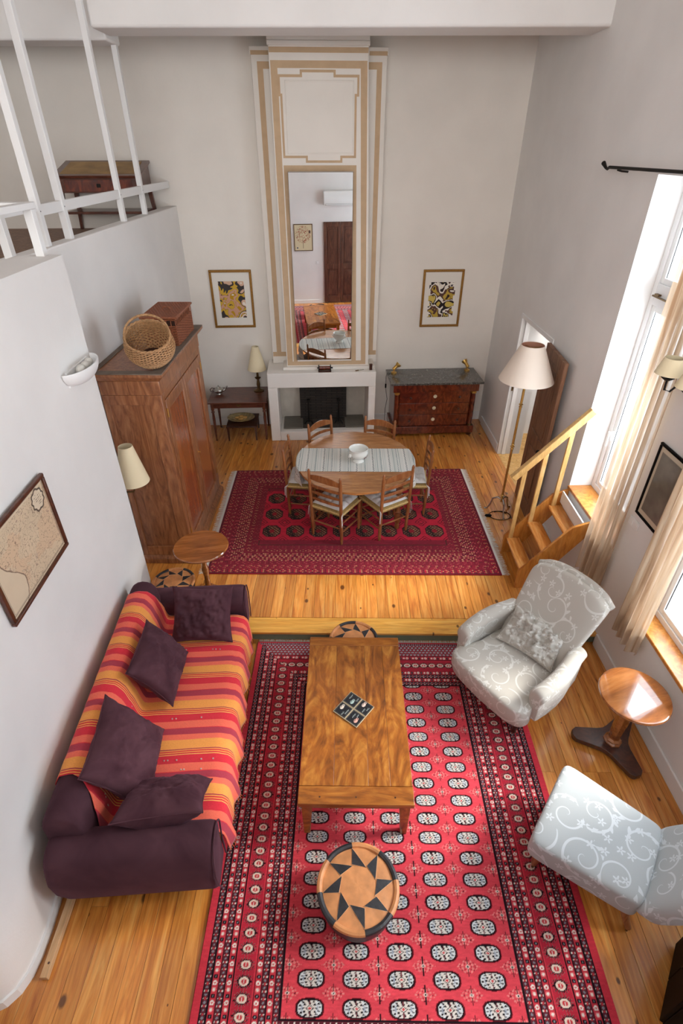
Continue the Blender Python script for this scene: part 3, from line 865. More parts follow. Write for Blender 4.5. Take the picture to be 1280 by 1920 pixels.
def rug_dining():
    # slightly skewed quad measured on the floor
    W_, Lh = 3.36, 2.38
    st = 0.0066
    nx = int(W_ / st); ny = int(Lh / st)
    X, Y = np.meshgrid(np.linspace(0, W_, nx), np.linspace(0, Lh, ny))
    red = lin((196, 30, 56)); deep = lin((134, 28, 46)); dark = lin((84, 24, 36)); blk = lin((34, 20, 24)); gold = lin((206, 146, 104)); pk = lin((200, 92, 96))
    C = np.empty(X.shape + (3,)); C[:] = deep
    ex = np.minimum(X, W_ - X); ey = np.minimum(Y, Lh - Y); e = np.minimum(ex, ey); vert = ex < ey
    al = np.where(vert, Y, X)
    C *= (0.9 + 0.25 * vnoise(X * 6, Y * 6, 4))[..., None]
    def sel(m, c): C[m] = c
    rng = np.random.default_rng(5)
    # speckled guard stripes, made of small knots on a lattice
    def stripe(c0, hw, p, cols, seed, fill=None):
        m = np.abs(e - c0) < hw
        if fill is not None: C[m] = np.array(fill)
        ka = np.floor(al / p).astype(int); kb = np.floor((e - c0 + hw) / p).astype(int)
        fa = (al / p) % 1 - 0.5; fb = ((e - c0 + hw) / p) % 1 - 0.5
        pick = (ka + kb * 2 + (ka // 5) * (kb % 2)) % len(cols)
        dot = m & (np.abs(fa + 0.45 * fb) < 0.36) & (np.abs(fb) < 0.26)
        for i, c in enumerate(cols):
            if c is not None: C[dot & (pick == i)] = c
    stripe(0.05, 0.028, 0.0187, [dark, red, gold, None], 1)
    stripe(0.125, 0.028, 0.0187, [gold, dark, None, None, pk], 2)
    stripe(0.20, 0.030, 0.02, [pk, None, dark, None], 3)
    stripe(0.30, 0.075, 0.025, [gold, pk, dark, lin((226, 170, 130)), None], 4, fill=lin((128, 26, 44)))
    stripe(0.42, 0.026, 0.0173, [dark, None, gold, None], 5)
    stripe(0.49, 0.03, 0.02, [dark, deep, None, lin((170, 90, 80))], 6)
    sel(np.abs(e - 0.018) < 0.006, dark); sel(np.abs(e - 0.535) < 0.006, lin((80, 40, 34)))
    # field
    fx0, fx1, fy0, fy1 = 0.52, 2.87, 0.63, 1.78
    F = (X > fx0) & (X < fx1) & (Y > fy0) & (Y < fy1)
    C[F] = np.array(red) * (0.92 + 0.2 * vnoise(X * 7, Y * 7, 8)[F])[..., None]
    sx = (fx1 - fx0) / 8; sy = (fy1 - fy0) / 3
    kx = np.floor((X - fx0) / sx); gx = X - fx0 - (kx + .5) * sx
    gy = (Y - fy0) - (np.floor((Y - fy0) / sy) + .5) * sy
    ax = np.abs(gx) / 0.112; ay = np.abs(gy) / 0.125
    octo = np.maximum(np.maximum(ax, ay), (ax + ay) / 1.45)
    g = F & (octo < 1)
    sel(g, blk)
    gin = g & (octo < 0.88)
    C[gin] = np.array(lin((46, 26, 26)))
    pat = np.sin(gx * 150) * np.sin(gy * 130) + 0.5 * np.sin((gx + gy) * 120)
    sel(gin & (pat > 0.55), lin((178, 140, 98))); sel(gin & (pat < -0.75), lin((140, 30, 40))); sel(gin & (octo < 0.28), lin((150, 28, 40)))
    # diamonds at the crossings
    hx = X - fx0 - np.round((X - fx0) / sx) * sx; hy = (Y - fy0) - np.round((Y - fy0) / sy) * sy
    dm = np.abs(hx) / 0.075 + np.abs(hy) / 0.085
    sel(F & (np.abs(dm - 1) < 0.09), lin((96, 14, 30))); sel(F & (np.abs(dm - .5) < 0.1), lin((96, 14, 30)))
    C *= (0.86 + 0.28 * vnoise(X * 30, Y * 90, 6))[..., None]
    # bilinear placement on the floor
    q00 = np.array((-1.585, 4.552)); q10 = np.array((1.775, 4.562)); q01 = np.array((-1.635, 6.88)); q11 = np.array((1.72, 6.97))
    u = (X / W_)[..., None]; v = (Y / Lh)[..., None]
    Q = q00 * (1 - u) * (1 - v) + q10 * u * (1 - v) + q01 * (1 - u) * v + q11 * u * v
    Z = np.full(X.shape, U + 0.014) + 0.0015 * vnoise(X * 2, Y * 2, 2)
    r = thing('dining_rug', 'dark crimson rug with a bright red field of octagons under the dining table', 'rug')
    np_grid('pile', np.concatenate([Q, Z[..., None]], -1), C, M_['vcwool'], r, skirt=0.0135)
    for a, b, s, nm in ((q00, q01, -1, 1), (q10, q11, 1, 2)):
        f = MB(); g = random.Random(nm); n = 300
        k = MB()
        d = (b - a) / np.linalg.norm(b - a); nv = np.array((d[1], -d[0])) * s
        # woven kilim end
        p0, p1 = a, b; w_ = 0.03
        vv = [(*p0, U + .010), (*p1, U + .010), (*(p1 + nv * w_), U + .008), (*(p0 + nv * w_), U + .008)]
        k.add(vv + [(x, y, U + .001) for x, y, z in vv], [(0, 1, 2, 3) if s < 0 else (3, 2, 1, 0), (3, 2, 6, 7) if s < 0 else (7, 6, 2, 3)])
        k.build('woven_end', M_['fringe'], r, smooth=False)
        for i in range(n):
            c = a + (b - a) * (i + .5) / n + nv * w_; ln = g.uniform(0.045, 0.07); sk = g.uniform(-0.015, 0.015)
            e0 = c + d * 0.0028; e1 = c - d * 0.0028; e2 = e1 + nv * ln + d * sk; e3 = e0 + nv * ln + d * sk
            f.add([(*e0, U + .008), (*e1, U + .008), (*e2, U + .002), (*e3, U + .002)], [(0, 1, 2, 3) if s > 0 else (3, 2, 1, 0)])
        o = f.build('fringe', M_['fringe'], r, smooth=False); o['kind'] = 'stuff'
rug_dining()

# ================================================================== SOFA, THROW, CUSHIONS
SOFA = T(-1.43, 2.61, 0) @ R(0.075)
sofa = thing('sofa', 'long aubergine velvet sofa standing along the white left wall', 'sofa', (-1.43, 2.61, 0), 0.075)
def rounded(b, x0, y0, z0, x1, y1, z1): b.box(x0, y0, z0, x1, y1, z1)
b = MB(); b.box(-0.43, -1.02, 0.06, 0.47, 1.02, 0.31); b.build('base', M_['velvet2'], sofa, bevel=0.03, seg=3)
b = MB(); b.box(-0.27, -1.0, 0.29, 0.53, 1.0, 0.435); b.build('seat', M_['velvet2'], sofa, bevel=0.06, seg=5)
def profile_ext(prof, y0, y1, ny=1, M=None, endscale=1.0):
    """extrude a closed xz profile along y with softly rounded ends"""
    m = MB(); cx = sum(p[0] for p in prof) / len(prof); cz = sum(p[1] for p in prof) / len(prof)
    ys = [(y0, 0.86), (y0 + 0.012, 0.95), (y0 + 0.04, 0.992), (y0 + 0.08, 1), (y1 - 0.08, 1), (y1 - 0.04, 0.992), (y1 - 0.012, 0.95), (y1, 0.86)]
    n = len(prof); V = []; F = []
    for y, s in ys:
        V += [(cx + (x - cx) * s, y, cz + (z - cz) * s) for x, z in prof]
    for i in range(len(ys) - 1):
        for k in range(n):
            l = (k + 1) % n; F.append((i * n + k, i * n + l, (i + 1) * n + l, (i + 1) * n + k))
    F.append(tuple(range(n))[::-1]); F.append(tuple((len(ys) - 1) * n + k for k in range(n)))
    m.add(V, F, M); return m
arc = lambda cx, cz, r, a0, a1, n, rz=None: [(cx + r * math.cos(a), cz + (rz or r) * math.sin(a)) for a in np.linspace(a0, a1, n)]
bp = [(-0.44, 0.10), (-0.19, 0.30), (-0.205, 0.5), (-0.24, 0.72)] + arc(-0.36, 0.74, 0.118, 0.0, PI, 9) + [(-0.48, 0.6), (-0.46, 0.25)]
profile_ext(bp, -1.06, 1.06).build('backrest', M_['velvet2'], sofa, angle=60)
# arms: profile in (y, z) swept along x ; fat roll on top
def arm(sgn):
    pr = [(0.0, 0.17), (0.0, 0.40)] + [(0.10 - 0.13 * math.cos(a), 0.545 + 0.125 * math.sin(a)) for a in np.linspace(0.1, PI - 0.25, 11)] + [(0.262, 0.46), (0.25, 0.3), (0.215, 0.17)]
    pr = [(y, z) for y, z in pr]
    Mx = Matrix(((0, 1, 0, 0), (sgn, 0, 0, sgn * 1.0), (0, 0, 1, 0), (0, 0, 0, 1)))
    m = profile_ext(pr, -0.455, 0.545, M=Mx)
    if sgn > 0: m.f = [f[::-1] for f in m.f]
    o = m.build('arm', M_['velvet2'], sofa, angle=60)
    # welt that outlines the front of the arm
    w_ = MB(); pts = [(0.552, sgn * (1.0 + y * 0.97 + 0.003), 0.01 + z * 0.97) for y, z in pr]
    w_.tube(pts, 0.006, 6); w_.build('piping', M_['velvet2'], o)
    return o
arm(1); arm(-1)
for x in (-0.38, 0.40):
    for y in (-0.97, 0.97):
        f = MB(); f.lathe([(0.026, 0), (0.032, 0.065)], 14, T(x, y, 0)); f.build('foot', M_['black'], sofa)

def throw_mat():
    m, t, p = nt('striped_cotton')
    tc = node(t, 'TexCoord'); sp = node(t, 'SeparateXYZ'); t.links.new(tc.outputs['Object'], sp.inputs[0])
    nzv = coords(t, (3, 3, 3)); nn = node(t, 'TexNoise', i_Scale=1.0, i_Detail=2.0); t.links.new(nzv, nn.inputs['Vector'])
    y = math_(t, 'ADD', sp.outputs[1], math_(t, 'MULTIPLY', math_(t, 'SUBTRACT', nn.outputs[0], 0.5), 0.012))
    fr = math_(t, 'FRACT', math_(t, 'ADD', math_(t, 'DIVIDE', math_(t, 'MULTIPLY', y, -1.0), 0.345), 10.05))
    org, red, cor, mar, yel = lin((248, 164, 84)), lin((222, 54, 68)), lin((246, 114, 92)), lin((178, 64, 80)), lin((248, 176, 100))
    r = ramp(t, [(0, org), (0.20, mar), (0.225, org), (0.25, red), (0.275, org), (0.30, red), (0.325, yel), (0.345, red), (0.53, cor), (0.70, red), (0.715, mar), (0.86, cor), (0.985, org)], 'CONSTANT')
    t.links.new(fr, r.inputs[0])
    v = coords(t, (90, 240, 90)); n2 = node(t, 'TexNoise', i_Scale=1.0, i_Detail=2.0); t.links.new(v, n2.inputs['Vector'])
    r2 = ramp(t, [(0.3, (0.8, 0.8, 0.8)), (0.7, (1, 1, 1))]); t.links.new(n2.outputs[0], r2.inputs[0])
    c = mixc(t, r.outputs[0], r2.outputs[0], 0.7, 'MULTIPLY')
    t.links.new(c, p.inputs['Base Color']); p.inputs['Roughness'].default_value = 0.9; p.inputs['Specular IOR Level'].default_value = 0.1; p.inputs['Sheen Weight'].default_value = 0.15
    bump(t, p, n2.outputs[0], 0.2, 0.002)
    return m
M_['throw'] = throw_mat()
throw = tag(bpy.data.objects.new('sofa_throw', None), 'red and orange striped cotton throw spread over the velvet sofa', 'throw')
COL.objects.link(throw); throw.location = (-1.43, 2.61, 0); throw.rotation_euler = (0, 0, 0.075)
path = [(-0.485, 0.55), (-0.492, 0.64), (-0.485, 0.76), (-0.44, 0.845), (-0.36, 0.87), (-0.28, 0.845), (-0.236, 0.76), (-0.21, 0.62), (-0.195, 0.50), (-0.18, 0.455), (-0.10, 0.448), (0.10, 0.447), (0.30, 0.447), (0.44, 0.445), (0.52, 0.432), (0.555, 0.39), (0.566, 0.32), (0.572, 0.24), (0.58, 0.16)]
pl = [0]
for a, c in zip(path[:-1], path[1:]): pl.append(pl[-1] + math.hypot(c[0] - a[0], c[1] - a[1]))
def along(t):
    s = t * pl[-1]
    for i in range(len(pl) - 1):
        if s <= pl[i + 1] + 1e-9:
            k = (s - pl[i]) / (pl[i + 1] - pl[i]); return tuple(path[i][j] + (path[i + 1][j] - path[i][j]) * k for j in (0, 1))
    return path[-1]
def thr(u, v):
    x, z = along(u)
    ya, yb = -0.985 + 0.20 * min(1, max(0, (0.42 - u) / 0.2)), 0.975 - 0.09 * min(1, max(0, (0.42 - u) / 0.25)) - 0.01 * math.sin(u * 9)
    y = ya + (yb - ya) * v
    wv = 0.004 * math.sin(y * 23 + u * 7) + 0.003 * math.sin(y * 47 - u * 13)
    hang = max(0.0, (u - 0.83) / 0.17)
    x += hang * (0.016 * math.sin(y * 19) + 0.010 * math.sin(y * 41 + 1))
    z += (abs(wv) if u < 0.83 else 0) + (0.004 if 0.5 < u < 0.83 else 0) + hang * 0.02 * math.sin(y * 5)
    return (x + (0.004 if u > 0.35 else 0), y, z)
g = MB(); g.grid(thr, 60, 110)
o = g.build('cloth', M_['throw'], throw, angle=80)
s_ = o.modifiers.new('solid', 'SOLIDIFY'); s_.thickness = 0.004; s_.offset = 1
fr = MB(); q = random.Random(9)
for i in range(150):
    v = (i + .5) / 150; x, y, z = thr(1.0, v); dx = q.uniform(-0.006, 0.014); ln = q.uniform(0.03, 0.05)
    fr.tube([(x, y, z + 0.004), (x + dx * .5, y + q.uniform(-.004, .004), z - ln * .5), (x + dx, y + q.uniform(-.006, .006), z - ln)], 0.0022, 4)
o = fr.build('fringe', plain('orange_fringe', (222, 112, 50), 0.9), throw); o['kind'] = 'stuff'
sq = MB()
for i in range(46):   # sewn-on mirror sequins and embroidered scrolls in the red bands
    band = q.choice((-4, -2, -1, 0, 1, 2)); yy = -(band * 0.345 + 0.345 * 0.452 - 10.05 % 1 * 0.345) ; u = q.choice((q.uniform(0.38, 0.44), q.uniform(0.58, 0.8)))
    yy = ((yy + 0.9) % 1.8) - 0.9
    x, y, z = thr(u, (yy + 0.985) / 1.97)
    sq.lathe([(0.006, 0.0), (0.006, 0.008), (0, 0.009)], 8, T(x, y, z + 0.002))
sq.build('sequins', plain('sequin', (235, 215, 205), 0.25, 0.6), throw)['kind'] = 'stuff'

def pillow(name, label, cat, c, u, v, w_, h_, th, mat, seed=0, group=None, wr_=0.012, uv=False, piping=True, n=44):
    u = Vector(u).normalized(); v = Vector(v); v = (v - u * v.dot(u)).normalized(); nrm = u.cross(v)
    Mx = Matrix(((u.x, v.x, nrm.x, c[0]), (u.y, v.y, nrm.y, c[1]), (u.z, v.z, nrm.z, c[2]), (0, 0, 0, 1)))
    ar = np.linspace(-1, 1, n + 1)
    A, B = np.meshgrid(ar, ar)
    pin = 1 - 0.10 * (1 - np.abs(B) ** 2) * np.abs(A) ** 3; pin2 = 1 - 0.10 * (1 - np.abs(A) ** 2) * np.abs(B) ** 3
    Xp = A * pin * w_ / 2; Yp = B * pin2 * h_ / 2
    prof = np.clip((1 - np.abs(A) ** 2.4) * (1 - np.abs(B) ** 2.4), 0, 1) ** 0.5
    ns = fbm(A * 2.2 + seed * 3.1 + 9, B * 2.2 + seed * 1.7 + 9, seed) - 0.47
    wk = fbm(A * 1.2 + B * 3.5 + seed + 20, A * 4.5 - B * 1.5 + 30, seed + 5) - 0.47
    Zt = prof * (th / 2) * (1 + 0.6 * ns) + wr_ * wk * 4.0 * prof
    cr = np.abs(fbm(A * 2.6 + B * 5.0 + seed * 2 + 40, A * 6.0 - B * 2.2 + 50, seed + 9, 3) - 0.44)
    fold = wr_ * 0.55 * np.clip(1 - cr / 0.07, 0, 1) * prof
    Zt = Zt - fold
    Zb = -prof * (th / 2) * (1 + 0.5 * ns) - wr_ * wk * 3.0 * prof + fold * 1.1
    V = [(Xp[j, i], Yp[j, i], Zt[j, i]) for j in range(n + 1) for i in range(n + 1)]
    idx = {}
    F = []
    def e(j, i): return j * (n + 1) + i
    for j in range(n):
        for i in range(n): F.append((e(j, i), e(j, i + 1), e(j + 1, i + 1), e(j + 1, i)))
    base = len(V); mp = {}
    for j in range(n + 1):
        for i in range(n + 1):
            if i in (0, n) or j in (0, n): mp[(j, i)] = e(j, i)
            else:
                mp[(j, i)] = len(V); V.append((Xp[j, i], Yp[j, i], Zb[j, i]))
    for j in range(n):
        for i in range(n): F.append((mp[(j, i)], mp[(j + 1, i)], mp[(j + 1, i + 1)], mp[(j, i + 1)]))
    root = thing(name, label, cat, group=group); root.matrix_world = Mx
    m = MB(); m.add(V, F); m.build('cover', mat, root, angle=180, uv=uv)
    if piping:
        rim = [V[e(0, i)] for i in range(n)] + [V[e(j, n)] for j in range(n)] + [V[e(n, n - i)] for i in range(n)] + [V[e(n - j, 0)] for j in range(n)]
        t_ = MB(); t_.tube(rim, 0.004, 6, closed=True); t_.build('piping', mat, root)
    return root
G_ = 'velvet cushions on the sofa'
pillow('cushion', 'square aubergine velvet cushion propped upright against the far sofa arm', 'cushion', (-1.29, 3.40, 0.665), (1, 0.02, 0), (0.02, 0.34, 0.40), 0.55, 0.50, 0.19, M_['velvet'], 1, G_, 0.022)
pillow('cushion', 'aubergine velvet cushion leaning on the sofa back, second from the far arm', 'cushion', (-1.505, 2.83, 0.70), (0.04, -1, 0.02), (-0.30, 0.12, 0.42), 0.56, 0.49, 0.24, M_['velvet'], 2, G_, 0.024)
pillow('cushion', 'largest aubergine velvet cushion leaning on the sofa back, nearer the viewer', 'cushion', (-1.505, 2.05, 0.71), (0.12, -1, 0.03), (-0.32, 0.10, 0.42), 0.63, 0.56, 0.25, M_['velvet'], 3, G_, 0.022)
pillow('cushion', 'aubergine velvet cushion slumped flat against the near sofa arm', 'cushion', (-1.17, 1.76, 0.64), (1, 0.14, 0.0), (-0.10, -0.30, 0.20), 0.56, 0.43, 0.23, M_['velvet'], 4, G_, 0.014)

# ================================================================== COFFEE TABLE AND TILES
ct = thing('coffee_table', 'low honey-brown plank coffee table standing on the large red rug', 'table', (0.08, 2.587, 0))
hx, hy, zt = 0.398, 0.748, 0.45
bw = [(-hx, -0.155), (-0.155, 0.09), (0.09, 0.245), (0.245, hx)]
for i, (a, c_) in enumerate(bw):
    m = MB(); m.box(a + 0.0006, -hy + 0.13, zt - 0.045, c_ - 0.0006, hy - 0.10, zt + rnd.uniform(-0.001, 0.0008)); m.build('board', M_['table'], ct, bevel=0.0015)
M_['table_x'] = wood('coffee_table_end', (108, 58, 14), (162, 94, 30), (196, 130, 54), scale=(1.3, 7, 7), rough=0.3, coat=0.3, var=0.1, fig=3.0)
for a, c_ in ((-hy, -hy + 0.128), (hy - 0.098, hy)):
    m = MB(); m.box(-hx - 0.002, a, zt - 0.046, hx + 0.002, c_, zt + 0.001); m.build('end_board', M_['table_x'], ct, bevel=0.005)
for sx in (-1, 1):
    m = MB(); m.box(sx * 0.335 - 0.012, -0.67, zt - 0.13, sx * 0.335 + 0.012, 0.67, zt - 0.046); m.build('apron', M_['table'], ct, bevel=0.003)
for sy in (-1, 1):
    m = MB(); m.box(-0.30, sy * 0.70 - 0.012, zt - 0.125, 0.30, sy * 0.70 + 0.012, zt - 0.046); m.build('apron', M_['table_x'], ct, bevel=0.003)
for sx in (-1, 1):
    for sy in (-1, 1):
        m = MB(); m.frustum((sx * 0.348, sy * 0.716, 0.0185), (0.023, 0.023), (sx * 0.338, sy * 0.703, zt - 0.046), (0.038, 0.038)); m.build('leg', M_['table'], ct, bevel=0.004)
for sx in (-0.25, 0.0, 0.27):
    m = MB(); m.lathe([(0.006, 0), (0.006, 0.0025), (0, 0.003)], 10, T(sx, -hy + 0.05, zt)); m.build('peg', M_['dark'], ct)

def tile_cols(k, n=72):
    u, v = np.meshgrid(np.linspace(0, 1, n), np.linspace(0, 1, n))
    C = np.empty((n, n, 3)); C[:] = lin((40, 40, 44)); C *= (0.7 + 0.6 * fbm(u * 9 + k * 5, v * 9, k))[..., None]
    ed = np.minimum(np.minimum(u, 1 - u), np.minimum(v, 1 - v)) + 0.02 * (fbm(u * 20, v * 20 + k, 3) - .5)
    C[ed < 0.022] = lin((206, 190, 160)); C[(ed > 0.06) & (ed < 0.072)] = lin((120, 116, 108))
    cup = [lin((176, 196, 190)), lin((226, 214, 200)), lin((232, 208, 196)), lin((224, 172, 156))][k]
    cx, cy = [(0.34, 0.40), (0.62, 0.70), (0.66, 0.66), (0.36, 0.34)][k]
    C[((u - cx) / 0.17) ** 2 + ((v - cy) / 0.13) ** 2 < 1] = cup
    hd = np.hypot((u - cx - 0.18) / 0.09, (v - cy) / 0.09); C[(np.abs(hd - 0.8) < 0.22)] = cup
    C[((u - cx) / 0.13) ** 2 + ((v - cy - 0.07) / 0.045) ** 2 < 1] = np.array(cup) * 0.45
    # two scribbled lines of script
    for j, (x0, yy, ln) in enumerate([[(0.45, 0.72, 0.4), (0.55, 0.2, 0.3)], [(0.12, 0.36, 0.3), (0.3, 0.2, 0.45)], [(0.12, 0.4, 0.35), (0.4, 0.22, 0.3)], [(0.4, 0.68, 0.4), (0.62, 0.45, 0.25)]][k]):
        w_ = yy + 0.035 * np.sin((u - x0) * 55 + k) * (1 + 0.4 * np.sin(u * 23))
        C[(np.abs(v - w_) < 0.016) & (u > x0) & (u < x0 + ln)] = lin((196, 210, 206))
    return C
cc = Vector((0.07, 2.578)); du = Vector((0.137, 0.175)) ; dv = Vector((-0.16, 0.14))
du.normalize(); dv = Vector((-du.y, du.x)); S_ = 0.115
lab = ['black printed coaster tile with a greenish cup, farthest of the four on the coffee table',
       'black printed coaster tile with a cream cup, leftmost of the four on the coffee table',
       'black printed coaster tile with a star-shaped biscuit, rightmost of the four on the coffee table',
       'black printed coaster tile with a pink cup, nearest of the four on the coffee table']
for k, (a, c_) in enumerate([(0.5, 0.5), (-0.5, 0.5), (0.5, -0.5), (-0.5, -0.5)]):
    p = cc + du * (a * (S_ + 0.004)) + dv * (c_ * (S_ + 0.004))
    root = thing('coaster_tile', lab[k], 'coaster', (p.x, p.y, zt + 0.002), math.atan2(du.y, du.x), 'printed coasters on the coffee table')
    m = MB(); m.box(-S_ / 2, -S_ / 2, 0, S_ / 2, S_ / 2, 0.010); m.build('tile', plain('tile_edge', (196, 180, 150), 0.6), root, bevel=0.002)
    n = 72; u, v = np.meshgrid(np.linspace(-.5, .5, n) * (S_ - 0.002), np.linspace(-.5, .5, n) * (S_ - 0.002))
    np_grid('print', np.stack([u, v, np.full(u.shape, 0.0104)], -1), tile_cols(k, n), M_['vcgloss'], root)

# ================================================================== POUFS
def pouf(loc, r, h, label, rot=0.0):
    p = thing('leather_pouf', label, 'pouf', loc, rot, 'round patchwork leather poufs')
    b = MB(); b.lathe([(r * .74, 0.0), (r * .84, 0.015), (r * .94, h * .4), (r * .97, h * .75), (r * .97, h - .03), (r * .93, h - .012)], 48); b.build('side', M_['leather_b'], p)
    dome = lambda q: h - 0.012 + 0.026 * (1 - (q / r) ** 2)
    n = 12; m = MB(); nn = 64
    V = [(0, 0, dome(0))]; F = []
    for i in range(1, n + 1):
        q = r * .95 * i / n
        for k in range(nn):
            a = 2 * PI * k / nn; V.append((q * math.cos(a), q * math.sin(a), dome(q) + 0.0025 * math.sin(a * 8 + i) * (i / n)))
    for k in range(nn): F.append((0, 1 + k, 1 + (k + 1) % nn))
    for i in range(n - 1):
        for k in range(nn):
            a0 = 1 + i * nn + k; a1 = 1 + i * nn + (k + 1) % nn; F.append((a0, a0 + nn, a1 + nn, a1))
    m.add(V, F); m.build('top', M_['leather'], p, angle=180)
    for k in range(16):
        a0 = 2 * PI * (k - .5) / 16; a1 = 2 * PI * (k + .5) / 16
        s = MB(); s.tube([((r * .965) * math.cos(a), (r * .965) * math.sin(a), h - 0.008) for a in np.linspace(a0, a1, 7)], r * .075, 8)
        s.build('rim_roll', M_['leather'] if (k // 2) % 2 else M_['leather_b'], p)
    # pinwheel of eight black points
    def tri(pts, name, mat, th=0.0035):
        s = MB(); N = 5; A, B, Cc = [np.array(q) for q in pts]
        top = []; F = []; ix = {}
        for i in range(N + 1):
            for j in range(N + 1 - i):
                q = A + (B - A) * i / N + (Cc - A) * j / N; ix[(i, j)] = len(top); top.append((q[0], q[1], dome(math.hypot(*q)) + th))
        for i in range(N):
            for j in range(N - i):
                F.append((ix[(i, j)], ix[(i + 1, j)], ix[(i, j + 1)]))
                if j < N - i - 1: F.append((ix[(i + 1, j)], ix[(i + 1, j + 1)], ix[(i, j + 1)]))
        s.add(top, F); o = s.build(name, mat, p, angle=180)
        e = MB(); e.tube([(*q, dome(math.hypot(*q)) + th - .001) for q in (A, B, Cc)], 0.0022, 5, closed=True); e.build('seam', M_['stitch'], o)
    for k in range(8):
        a = 2 * PI * k / 8
        c_ = lambda rr, aa: (rr * math.cos(aa), rr * math.sin(aa))
        tri((c_(r * .46, a - .05), c_(r * .50, a + 2 * PI / 8 - .03), c_(r * .90, a + .60)), 'star_point', M_['leather_b'])
    return p
pouf((0.09, 1.415, 0.0145), 0.252, 0.275, 'round tan and black leather pouf in front of the coffee table', 0.35)
pouf((0.08, 3.445, 0.0145), 0.225, 0.29, 'round tan and black leather pouf half hidden behind the coffee table', 0.1)
pouf((-1.80, 4.13, U), 0.215, 0.27, 'round tan and black leather pouf between the sofa and the armoire', 0.7)

# ================================================================== ARMCHAIRS
ac = thing('armchair', 'cream damask armchair with high back and padded arms beside the rug', 'armchair', (1.44, 3.08, 0), 2.187)
def soft(name, fn, nu, nv, parent, mat, closeu=True, sub=0):
    m = MB(); m.grid(fn, nu, nv, closeu)
    return m.build(name, mat, parent, angle=180, uv=True, sub=sub)
def sq_(a, e):  # superellipse
    c, s = math.cos(a), math.sin(a); return math.copysign(abs(c) ** e, c), math.copysign(abs(s) ** e, s)
def lump(b, cx, cy, cz, hx_, hy_, hz_, e1=0.35, e2=0.45, nu=40, nv=20, M=None, mod=None):
    """rounded superellipsoid block, poles on z"""
    def fn(u, v):
        a = 2 * PI * u; p = -PI / 2 + PI * v
        cx_, sy_ = sq_(a, e1); cp, sp = sq_(p, e2)
        x, y, z = hx_ * cx_ * cp, hy_ * sy_ * cp, hz_ * sp
        if mod: x, y, z = mod(x, y, z)
        return (cx + x, cy + y, cz + z)
    b.grid(fn, nu, nv, True, M); return b
def seatmod(x, y, z):
    w_ = 1.0 + 0.16 * max(0, y) / 0.3
    return x * w_, y + 0.035 * (1 - (x / 0.4) ** 2) * (1 if y > 0 else 0) * (y / 0.3), z + 0.02 * (1 - (x / .36) ** 2) * (z > 0)
def seatmod(x, y, z):
    t = max(0.0, (y - 0.02) / 0.31)
    w_ = 1.0 + 0.20 * min(1, t * 1.6)
    return x * w_, y + 0.045 * (1 - (x / 0.36) ** 2) * t, z + 0.022 * (1 - (x / .36) ** 2) * (z > 0)
b = MB(); lump(b, 0, 0.0, 0.335, 0.345, 0.335, 0.09, e1=0.26, e2=0.35, mod=seatmod, nu=72, nv=26); b.build('seat', M_['dam'], ac, angle=180, uv=True)
b = MB(); lump(b, 0, -0.015, 0.25, 0.345, 0.325, 0.07, mod=seatmod, nu=72, nv=12, e1=0.26, e2=0.22); b.build('seat_rail', M_['dam'], ac, angle=180, uv=True)
def backmod(x, y, z):
    t = (z + 0.36) / 0.72
    x2 = x * (0.90 + 0.19 * t ** 1.4)
    y2 = y - 0.40 * t - 0.04 * t * t + 0.035 * (x / .36) ** 2
    sh = 0.055 * (1 - min(1, abs(x / .30)) ** 3.0)
    return x2, y2, z + sh * max(0, t - .55) * 2.2
b = MB(); lump(b, 0, -0.25, 0.67, 0.345, 0.07, 0.36, e1=0.34, e2=0.2, nu=80, nv=40, mod=backmod); b.build('backrest', M_['dam'], ac, angle=180, uv=True)
b = MB(); xs_ = np.linspace(-0.365, 0.365, 17)
b.tube([(x, -0.25 - 0.465 + 0.03 * (x / .36) ** 2, 0.985 + 0.075 * (1 - min(1, abs(x / .34)) ** 3.0)) for x in xs_], [0.03, 0.04] + [0.046] * 13 + [0.04, 0.03], 12)
b.build('top_roll', M_['dam'], ac, angle=180, uv=True)
for s in (-1, 1):
    # arm: scrolled section swept from the front back into the backrest
    sec = [(-0.055, -0.17), (-0.058, 0.0), (-0.07, 0.07)] + [(-0.005 + 0.072 * math.cos(a), 0.10 + 0.062 * math.sin(a)) for a in np.linspace(PI * .95, -PI * .22, 12)] + [(0.045, 0.03), (0.042, -0.17)]
    ns_ = len(sec); V = []; F = []
    ys_ = [(0.195, 0.80), (0.19, 0.92), (0.175, 0.98), (0.15, 1.0), (0.05, 1.0), (-0.08, 1.0), (-0.20, 1.0), (-0.33, 0.98), (-0.43, 0.9)]
    for y, k_ in ys_:
        t = (0.195 - y) / 0.6
        for px, pz in sec:
            V.append((s * (0.405 + 0.035 * math.sin(PI * min(1, t * 1.1)) - 0.05 * t + px * k_ * 0.98), y, 0.435 + 0.09 * t * (pz > -.1) + (pz + .02) * k_ - .02 + 0.012 * math.sin(PI * t)))
    for i in range(len(ys_) - 1):
        for k in range(ns_):
            l = (k + 1) % ns_; F.append((i * ns_ + k, i * ns_ + l, (i + 1) * ns_ + l, (i + 1) * ns_ + k))
    F.append(tuple(range(ns_))[::-1]); F.append(tuple((len(ys_) - 1) * ns_ + k for k in range(ns_)))
    if s < 0: F = [f[::-1] for f in F]
    b = MB(); b.add(V, F); b.f = [f[::-1] for f in b.f]
    o = b.build('arm', M_['dam'], ac, angle=60, uv=True)
    f = MB()
    for k in range(6):
        f.lathe([(0.005, 0), (0.004, 0.003), (0, 0.004)], 8, T(s * (0.352 + 0.001 * k), 0.196, 0.29 + k * 0.022) @ R(-PI / 2, 'X'))
    f.build('upholstery_nails', M_['bronze'], o)
